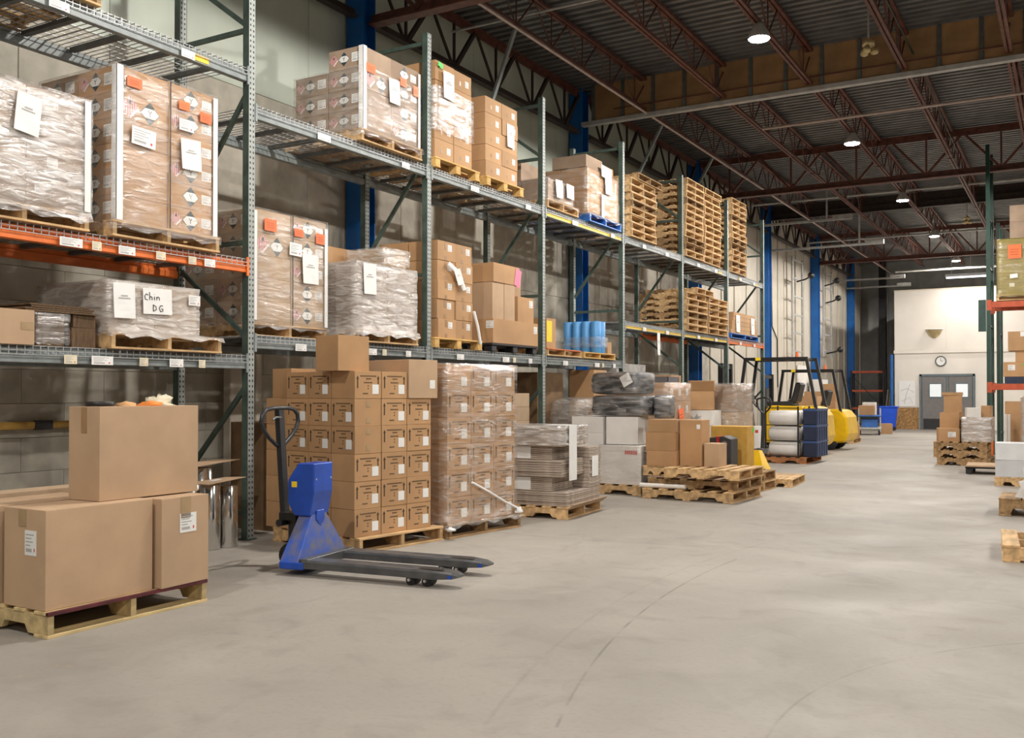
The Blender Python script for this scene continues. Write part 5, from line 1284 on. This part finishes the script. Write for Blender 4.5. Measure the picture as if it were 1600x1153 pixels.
# ---- things stored on the floor under the rack bays
carton(-7.35, 13.35, 0, .55, .85, 1.72, 'tall brown carton under the rack behind the film-covered furniture', None, 0, M('kraft_dark', (.20, .12, .06)))
for k in range(7): carton(-7.25, 12.20, k * .20, .6, .5, .198, f'flat pale carton in the pile under the rack beside the green upright, {tier(k, 7)} one', 'flat pale cartons under the rack', 0, kraft_pale)
carton(-7.0, 14.55, 0, .45, .5, 1.78, 'upright brown carton under the blue rolls', None, 0, kraft)
fu = thing('covered_furniture', 'furniture under draped clear film on the floor beneath the rack', 'furniture', (-6.72, 13.62, 0))
part('body', pillow(.50, .70, 1.05, 23).mesh('body', M('furniture_brown', (.13, .085, .055), .7)), fu)
part('drape', pillow(.56, .95, 1.38, 25).mesh('drape', wrap_bag), fu)
carton(-7.35, 16.9, 0, .25, 1.4, 1.95, 'large pale panel crate standing under the first stored-pallet bay', None, 0, M('crate_grey', (.42, .40, .38), .7))
carton(-7.1, 18.15, 0, .6, .55, 1.75, 'tall brown carton beside the pale panel crate', None, 0, kraft)
carton(-7.2, 19.6, 0, .6, .7, 1.2, 'brown carton under the second stored-pallet bay', None, 0, kraft)
carton(-7.1, 20.6, 0, .6, .7, 1.5, 'dark storage case under the second stored-pallet bay', None, 0, navy)

# ---- white rolls in a blue crate stand
pallet(-5.10, 20.0, 0, 'reddish pallet under the white rolls and dark blue crates', None, 1.1, 1.35, .13, 0, M('pallet_red', (.42, .17, .06), .8, var=.2))
wr = MB().lathe([(.02, -.29), (.12, -.29), (.145, -.27), (.145, .27), (.12, .29), (.02, .29)], 20, axis='x').mesh('white_roll', roll_white)
for k in range(3):
    for q in range(3):
        solid('white_roll', wr, f'white roll lying beside the blue crates, {tier(k, 3)} row', 'roll', (-5.02, 19.52 + q * .295, .28 + k * .31), 0, 'white rolls on the reddish pallet')
fm = thing('roll_stand', 'dark steel stand framing the white rolls', 'stand', (-5.02, 19.82, .131))
for sx_ in (-.335, .31):
    for sy_ in (-.48, .45): part('post', boxmesh('post', .03, .03, 1.0, fork_black, .002), fm, (sx_, sy_, 0))
for z_ in (.0, .31, .62, .96): part('rail', boxmesh('rail', .66, .02, .018, fork_black, .002), fm, (-.012, -.48, z_))
def crate(x, y, z, lb):
    t = thing('plastic_crate', lb, 'crate', (x, y, z), 0, 'dark blue crates beside the white rolls')
    h = .315; q = .13; l = .50
    part('body', cached('crb', lambda: MB().box(-q, q, -l, l, 0, .015).box(-q, -q + .012, -l, l, 0, h).box(q - .012, q, -l, l, 0, h).box(-q, q, -l, -l + .012, 0, h).box(-q, q, l - .012, l, 0, h).mesh('body', navy)), t)
    part('rim', cached('crr', lambda: MB().box(-q - .01, q + .01, -l - .01, -l + .01, h - .04, h).box(q - .01, q + .012, -l, l, h - .04, h).box(-q - .012, -q + .01, -l, l, h - .04, h).box(-q, q, l - .01, l + .01, h - .04, h).mesh('rim', M('crate_blue', (.03, .07, .20), .45))), t)
    for k in range(5): part('rib', cached('crrb', lambda: MB().box(q, q + .012, -.015, .015, .01, h - .04).mesh('rib', M('crate_blue', (.03, .07, .20), .45))), t, (0, -.4 + k * .2, 0))
for k in range(3): crate(-4.52, 20.0, .131 + k * .318, tier(k, 3) + ' dark blue ribbed crate stacked beside the white rolls')
for q, (x, y) in enumerate(((-5.72, 18.65), (-5.45, 18.85))):
    r_ = solid('white_roll', MB().lathe([(.02, 0), (.15, 0), (.155, .01), (.155, .74), (.15, .75), (.02, .75)], 20).mesh('white_roll', roll_white), 'white roll standing upright with red marks next to the yellow jack' if q else 'white roll standing upright next to the wrapped load', 'roll', (x, y, 0))
    if q:
        for z_ in (.1, .65): part('red_mark', MB().box(.0, .002, -.03, .03, -.03, .03).mesh('red_mark', ink_red), r_, (.09, -.128, z_), (0, 0, -.95))

# ---- yellow pallet jack
Y = thing('pallet_jack', 'yellow pallet jack with a black handle beside the low pallet stack', 'pallet jack', (-4.74, 16.35, 0), R(254))
part('frame', frustum(-.16, .10, .27, .06, -.12, -.02, .10, .42, 'frame', fork_yellow), Y)
for yc_ in (-.19, .19): part('fork', fork(yc_), Y, (0.05, yc_, 0))
part('pump', MB().cyl((-.22, 0, .14), (-.22, 0, .45), .06, n=12).box(-.3, -.12, -.1, .1, .36, .44).mesh('pump', steel_dk), Y)
for s in (-1, 1): part('steer_wheel', MB().lathe([(.03, -.028), (.09, -.028), (.09, .028), (.03, .028)], 16, (-.22, s * .07, .09), 'y').mesh('steer_wheel', rubber), Y)
part('handle_bar', MB().tube([(-.28, 0, .4), (-.34, 0, 1.05)], .032, 8).mesh('handle_bar', fork_black), Y)
part('handle_grip', MB().tube([(-.34, y_, z_) for y_, z_ in ((0, 1.03), (.1, 1.12), (.15, 1.22), (.12, 1.3), (0, 1.32), (-.12, 1.3), (-.15, 1.22), (-.1, 1.12))], .016, 8, closed=True).mesh('handle_grip', fork_black), Y)

# ---- forklifts
def forklift(x, y, rz_, lb, s=1.0, beacon=True):
    F = thing('forklift', lb, 'forklift', (x, y, 0), rz_); F.scale = (s, s, s)
    # local +x is the mast end
    part('chassis', MB().prism([(-1.0, .28), (.75, .28), (.80, .62), (.55, .66), (.40, .52), (-.05, .52), (-.15, 1.05), (-.30, 1.12), (-1.0, 1.10)], 'y', -.50, .50).mesh('chassis', fork_yellow, .02), F)
    cw = part('counterweight', MB().prism([(-1.42, .22), (-1.0, .18), (-1.0, 1.12), (-1.30, 1.10), (-1.46, .90), (-1.50, .45)], 'y', -.53, .53).mesh('counterweight', fork_yellow, .05), F)
    part('vent_slot', MB().box(-1.475, -1.44, -.35, .35, .60, .63).mesh('vent_slot', plastic_black), cw)
    part('hood_strap', MB().box(-1.44, -1.0, -.54, -.53, .56, .60).mesh('hood_strap', plastic_black), cw)
    part('seat_base', MB().prism([(-.75, 0), (-.15, 0), (-.12, .10), (-.72, .12)], 'y', -.24, .24).mesh('seat_base', seat_m, .02), F, (0, 0, 1.10))
    part('seat_back', MB().prism([(-.80, .08), (-.66, .08), (-.78, .55), (-.90, .52)], 'y', -.24, .24).mesh('seat_back', seat_m, .03), F, (0, 0, 1.10))
    part('dash', MB().prism([(.32, .52), (.58, .52), (.50, 1.12), (.38, 1.12)], 'y', -.42, .42).mesh('dash', fork_black, .015), F)
    part('steering_wheel', MB().tube([(.22 + .06 * math.cos(t), .17 * math.sin(t), 1.22 + .15 * math.cos(t)) for t in (2 * math.pi * k / 16 for k in range(16))], .016, 6, closed=True).bar((.22, 0, 1.22), (.44, 0, 1.02), .03, .03).mesh('steering_wheel', fork_black), F)
    for s_ in (-1, 1):
        part('guard_post', MB().bar((.52, s_ * .48, .6), (.30, s_ * .46, 2.17), .065, .065).mesh('guard_post', fork_black), F)
        part('guard_post', MB().bar((-1.30, s_ * .48, 1.0), (-1.08, s_ * .46, 2.17), .065, .065).mesh('guard_post', fork_black), F)
        part('guard_rail', MB().box(-1.11, .34, s_ * .46 - .035, s_ * .46 + .035, 2.14, 2.21).mesh('guard_rail', fork_black, .008), F)
    for k in range(6): part('guard_slat', MB().box(-.03, .03, -.43, .43, 2.15, 2.19).mesh('guard_slat', fork_black), F, (-1.0 + k * .25, 0, 0))
    part('guard_badge', MB().box(-.06, .06, .496, .502, 2.14, 2.21).mesh('guard_badge', stk_yellow), F)
    for s_ in (-1, 1): part('mast_channel', MB().box(.86, .98, s_ * .34 - .05, s_ * .34 + .05, .08, 2.1).mesh('mast_channel', fork_black, .006), F)
    for z_ in (.35, 1.2, 2.02): part('mast_crossbar', MB().box(.88, .94, -.34, .34, z_ - .05, z_ + .05).mesh('mast_crossbar', fork_black), F)
    part('lift_cylinder', MB().cyl((.92, 0, .15), (.92, 0, 1.7), .05, n=12).mesh('lift_cylinder', steel_dk), F)
    part('carriage', MB().box(.99, 1.04, -.46, .46, .14, .22).box(.99, 1.04, -.46, .46, .52, .60).mesh('carriage', fork_black, .006), F)
    for s_ in (-1, 1):
        part('fork', MB().prism([(1.04, .03), (2.05, .03), (2.05, .05), (1.09, .08), (1.09, .60), (1.04, .60)], 'y', s_ * .26 - .06, s_ * .26 + .06).mesh('fork', fork_black), F)
        part('front_wheel', MB().lathe([(.08, -.09), (.26, -.10), (.29, -.07), (.29, .07), (.26, .10), (.08, .09)], 22, (.55, s_ * .46, .29), 'y').mesh('front_wheel', rubber), F)
        part('rear_wheel', MB().lathe([(.07, -.08), (.20, -.09), (.23, -.06), (.23, .06), (.20, .09), (.07, .08)], 20, (-.95, s_ * .44, .23), 'y').mesh('rear_wheel', rubber), F)
    part('step', MB().box(.0, .35, .48, .56, .30, .34).box(.0, .35, -.56, -.48, .30, .34).mesh('step', fork_black), F)
    if beacon: part('beacon', MB().cyl((-.86, .40, 2.21), (-.86, .40, 2.33), .035, .025, n=10).mesh('beacon', stk_orange), F)
    return F
forklift(-6.22, 22.35, R(180), 'yellow forklift beside the white rolls, its black seat towards the aisle')
forklift(-6.05, 24.95, R(176), 'yellow forklift with a rounded counterweight, further down the wall', .90)

# ---- beyond the forklifts
pallet(-5.75, 28.3, 0, 'pallet under the brown cartons past the further forklift', None, 1.0, 1.1, .13)
for k, (x, y, z_, a, b_, h, lb) in enumerate(((-5.95, 28.0, .131, .5, .5, .62, 'lower left'), (-5.45, 28.1, .131, .42, .45, .48, 'lower right'), (-5.95, 28.0, .753, .42, .42, .40, 'middle'), (-5.95, 28.05, 1.155, .36, .36, .50, 'top'), (-5.45, 28.63, .131, .4, .45, .36, 'outer'))):
    carton(x, y, z_, a, b_, h, f'brown carton, {lb} of the heap past the further forklift', None, .1 * k - .2, kraft)
ct = thing('platform_cart', 'white-topped platform cart with boxes before the far corner', 'cart', (-5.95, 34.2, 0), R(10))
part('deck', boxmesh('deck', .75, 1.1, .06, steel, .006), ct, (0, 0, .2)); part('shelf', boxmesh('shelf', .75, 1.1, .04, plastic_blue, .006), ct, (0, 0, .62))
for sx_ in (-.34, .34):
    for sy_ in (-.5, .5): part('post', boxmesh('post', .03, .03, .8, steel, .002), ct, (sx_, sy_, .1))
for sx_ in (-.3, .3):
    for sy_ in (-.45, .45): part('caster', MB().cyl((sx_ - .025, sy_, .06), (sx_ + .025, sy_, .06), .06, n=12).mesh('caster', rubber), ct)
carton(-6.0, 34.0, .665, .5, .5, .32, 'brown carton on the platform cart', None, .1, kraft); carton(-6.0, 34.5, .665, .4, .35, .42, 'white carton on the platform cart', None, 0, card_white)
carton(-5.95, 34.2, .262, .5, .6, .25, 'blue box on the lower deck of the platform cart', None, .2, plastic_blue)
carton(-5.6, 35.2, 0, .4, .4, .35, 'small brown carton on the floor by the blue bin', None, .3, kraft)
bn = thing('waste_bin', 'bright blue wheeled bin at the corner of the office block', 'bin', (-6.05, 38.4, 0), R(20))
part('body', frustum(-.24, .24, .28, .12, -.31, .31, .36, .86, 'body', bluebin, .02), bn); part('rim', MB().box(-.34, .34, -.39, .39, .86, .91).mesh('rim', bluebin, .01), bn)
for sy_ in (-.2, .2): part('wheel', MB().cyl((-.22, sy_ - .03, .08), (-.22, sy_ + .03, .08), .08, n=12).mesh('wheel', rubber), bn); part('wheel', MB().cyl((.2, sy_ - .03, .08), (.2, sy_ + .03, .08), .08, n=12).mesh('wheel', rubber), bn)
for k, (x, y, z_, h, lb) in enumerate(((-7.3, 31.5, 0, 1.3, 'tall brown carton against the cream wall behind the further forklift'), (-7.4, 32.5, 0, 1.0, 'brown carton against the cream wall beside the ladder'), (-7.35, 32.45, 1.002, .45, 'brown carton on top of the one beside the ladder'), (-7.3, 33.6, 0, .9, 'brown carton below the nearer wall ladder'))):
    carton(x, y, z_, .6, .7, h, lb, None, .05 * k, kraft)
solid('wall_cabinet', boxmesh('wall_cabinet', .4, 1.2, 1.9, card_white, .01), 'white metal cabinet against the cream wall past the ladder', 'cabinet', (-8.15, 36.6, 0))

# ================================================================== THE CROSSWISE RACK ON THE RIGHT
RY, RH = 23.55, 6.85
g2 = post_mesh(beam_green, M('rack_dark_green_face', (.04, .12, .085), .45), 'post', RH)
for i, x in enumerate((-1.60, 1.15)):
    for q, yy in enumerate((RY, RY + 3.2)):
        u = thing('rack_upright', ['dark green upright frame with an orange foot guard at the crosswise rack end', 'dark green upright frame further inside the crosswise rack', 'dark green upright frame at the end of the rear crosswise rack', 'dark green upright frame inside the rear crosswise rack'][i + 2 * q], 'rack upright', (x, yy, 0))
        hh = 1.0 if q == 0 else .82
        for dy in (0, 1.05):
            p_ = part('post', g2, u, (0, dy, .012)); p_.scale = (1, 1, hh); part('base_plate', foot, u, (0, dy, 0))
        for z_ in (.4, 1.6, 2.9, 4.2, 5.3): part('horizontal_brace', cached('hb2', lambda: MB().bar((0, .04, 0), (0, 1.01, 0), .03, .04).mesh('horizontal_brace', beam_green)), u, (0, 0, z_))
        for z_ in (.45, 1.65, 2.95, 4.25): part('diagonal_brace', cached('db2', lambda: MB().bar((0, .04, 0), (0, 1.01, 1.0), .03, .04).mesh('diagonal_brace', beam_green)), u, (0, 0, z_))
        if i == 0 and q == 0: part('foot_guard', MB().box(-.09, .09, -.10, -.045, .012, .88).box(-.09, -.045, -.045, .06, .012, .88).mesh('foot_guard', beam_orange, .006), u)
        if i == 0 and q == 0: part('load_sign', MB().box(-.20, -.045, -.045, -.03, 2.75, 3.45).mesh('load_sign', M('sign_green', (.02, .06, .05), .5)), u)
for z_, lv in ((1.47, 'lower'), (3.27, 'upper')):
    for yy, fb in ((RY - .0, 'front'), (RY + 1.05, 'rear')):
        b = solid('load_beam', MB().prism([(-.03, 0), (.03, 0), (.03, .13), (-.03, .13)], 'y', 0, 2.66).mesh('load_beam', beam_rust, .004), f'rust-orange {fb} beam of the {lv} level on the crosswise rack', 'rack beam', (-1.555, yy, z_), R(-90))
        part('end_connector', MB().box(.03, .045, -.075, .02, -.06, .17).mesh('end_connector', beam_rust), b)
    d = thing('wire_deck', f'wire mesh deck of the {lv} level on the crosswise rack', 'wire deck', (-1.5, RY, z_ + .135))
    def dm():
        b = MB()
        for k in range(36): b.bar((k * .0735, 0, 0), (k * .0735, 1.05, 0), .005, .005)
        for k in range(9): b.bar((0, .05 + k * .118, .005), (2.5725, .05 + k * .118, .005), .005, .005)
        return b.mesh('wire_mesh', steel_dk)
    wm = part('wire_mesh', cached('deck2', dm), d); wm['kind'] = 'stuff'
# loads on it
zt = 3.27 + .135 + .01
pallet(-.86, RY + .50, zt, 'pallet under the olive wrapped load on the crosswise rack', None, 1.1, 1.15, .13, R(90))
a = grid(-.30, RY - .03, zt + .132, 2, 3, 2, .54, .40, .56, 'olive carton in the yellow-wrapped load on the crosswise rack', 'olive cartons on the crosswise rack', kraft_olive)
on_face(a[1], '-y', 0, .2, d_plate(.1, .08, paper, 'label'), 'label')
w = wrap(-1.42, -.30, RY - .03, RY + 1.05, zt + .132, zt + 1.332, 'yellow film around the olive load on the crosswise rack', wrap_yellow, .06, seed=131, pal=(-1.435, -.285, RY - .05, RY + 1.05))
on_wrap(w, -1.08, RY - .065, zt + 1.05, d_box_sticker(.26, .30, stk_orange), 'sticker', 0, '-y'); on_wrap(w, -1.10, RY - .065, zt + .52, d_plate(.15, .09, paper, 'label'), 'label', .1, '-y')
grid(-.30, RY + .02, zt + 1.35, 1, 2, 2, .9, .36, .44, 'grey-brown carton on top of the olive wrapped load', 'cartons above the olive load', kraft_grey)
zt = 1.47 + .135 + .01
carton(-1.12, RY + .35, zt, .36, .5, .14, 'navy box on the lower level of the crosswise rack', None, 0, navy)
carton(-.70, RY + .35, zt, .40, .5, .14, 'orange-labelled box on the lower level of the crosswise rack', None, 0, M('box_orange', (.75, .20, .06), .6))
c = carton(-1.0, RY + .38, zt + .142, .62, .55, .32, 'kraft carton with white and green labels on the crosswise rack', None, -.05, kraft); on_face(c, '-y', -.15, .2, d_label(.14, .12), 'label'); on_face(c, '-y', .1, .26, d_plate(.05, .05, stk_green, 'sticker'), 'sticker')
c = carton(-.85, RY + .42, zt + .465, .50, .5, .24, 'carton with a white label in the middle of the pile on the crosswise rack', None, .05, kraft); on_face(c, '-y', 0, .12, d_label(.15, .12), 'label')
c = carton(-.92, RY + .40, zt + .708, .62, .55, .42, 'large carton topping the pile on the crosswise rack', None, 0, kraft); on_face(c, '-y', .0, .36, d_plate(.14, .1, paper, 'label'), 'label')
# floor of the crosswise rack
c = carton(-1.02, RY - .20, 0, .50, .45, .60, 'brown carton standing on the floor under the crosswise rack', None, 0, kraft); carton(-1.02, RY - .20, .602, .50, .45, .62, 'brown carton stacked under the crosswise rack', None, 0, kraft)
carton(-.65, RY - 1.6, 0, .50, .7, .60, 'wrapped grey-brown load, lower half, before the crosswise rack', None, 0, kraft_grey); carton(-.65, RY - 1.6, .602, .50, .7, .72, 'wrapped grey-brown load, upper half, before the crosswise rack', None, 0, kraft_grey)
wrap(-.90, -.40, RY - 1.95, RY - 1.25, .05, 1.322, 'film around the grey-brown load before the crosswise rack', wrap_light, 0, seed=141)
for x in (-1.22, -1.15): solid('white_plank', boxmesh('white_plank', .05, .12, .95, card_white, .004), 'white plank leaning upright by the crosswise rack foot', 'plank', (x - .02, RY - .62 - (x + 1.22) * 3, 0), 0, 'white planks by the crosswise rack')
# low stack with mixed cartons
for k in range(3): pallet(-1.90 + (.06 if k == 0 else 0), 21.0, k * .1505, ['bottom', 'middle', 'top'][k] + ' pallet of the dark stack by the crosswise rack', None, .95, 1.1, .15, 0, wood_d)
zt = .452
b1 = carton(-2.14, 20.75, zt, .38, .4, .26, 'small mixed carton with white label at the front of the dark pallets', None, .2, kraft); on_face(b1, '-y', .05, .14, d_label(.14, .1), 'label')
carton(-2.11, 21.1, zt + .261, .36, .4, .30, 'brown carton in the middle of the heap on the dark pallets', None, -.1, kraft); carton(-2.08, 21.1, zt + .562, .32, .36, .34, 'tall brown carton topping the heap on the dark pallets', None, .05, kraft)
carton(-2.09, 21.1, zt + .903, .38, .4, .06, 'flat carton lid on top of the heap on the dark pallets', None, .1, kraft)
carton(-2.10, 21.2, zt, .34, .4, .26, 'brown carton at the back of the dark pallets', None, 0, kraft)
for k in range(2): carton(-1.62, 20.98, zt + k * .236, .50, .9, .234, f"{'upper' if k else 'lower'} wide wrapped carton on the dark pallets", None, 0, kraft_grey)
wrap(-1.87, -1.37, 20.53, 21.43, zt, zt + .47, 'film around the wide cartons on the dark pallets', wrap_heavy, 0, seed=151)
carton(-1.70, 20.75, zt + .483, .24, .3, .18, 'white parcel on the wide wrapped cartons', None, .2, card_white); carton(-1.46, 20.92, zt + .483, .16, .2, .22, 'small kraft parcel beside the white one', None, -.2, kraft)
jb = thing('folding_barrier', 'black upright post before the grey double doors', 'post', (-3.05, 29.0, 0)); part('pole', MB().cyl((0, 0, .05), (0, 0, 1.35), .03, n=10).mesh('pole', fork_black), jb); part('base', MB().lathe([(.17, 0), (.17, .03), (.04, .07), (.03, .08)], 18).mesh('base', fork_black), jb)
# low black pallet with a cardboard lid
lp = thing('plastic_pallet', 'black pallet with a cardboard sheet by the crosswise rack foot', 'pallet', (-1.32, 18.75, 0))
part('deck', boxmesh('deck', .62, .75, .03, plastic_black, .006), lp, (0, 0, .10))
for i in (-1, 1):
    for j in (-1, 1): part('foot', boxmesh('foot', .1, .12, .10, plastic_black, .008), lp, (i * .25, j * .3, 0))
solid('cardboard_sheet', boxmesh('cardboard_sheet', .66, .8, .03, kraft_tan, .004), 'kraft cardboard sheet lying on the black pallet', 'cardboard', (-1.30, 18.75, .1305), .05)
# white cartons, wrapped roll and loose pallets
pallet(-.72, 16.75, 0, 'pallet under the two white cartons on the right', None, .65, .9, .135)
for k in range(2): carton(-.72, 16.55, .137 + k * .255, .62, .5, .253, f"{'upper' if k else 'lower'} white carton of the pair on the right-hand pallet", None, .02 * k, M('card_coolwhite', (.62, .63, .64), .7, var=.03))
pallet(-.40, 12.75, 0, 'brown box pallet under the white film bundle', None, .7, .8, .20, 0, wood_d)
solid('film_bundle', lump('film_bundle', .16, .22, .36, cloth_white, 33, 12, 8, .25), 'bundle of white film on the brown pallet at the aisle edge', 'plastic wrap', (-.40, 12.55, .2005))
pallet(.02, 9.55, .0, 'pale loose pallet lying at the right edge of the aisle', None, 1.15, 1.05, .14, R(4), wood)
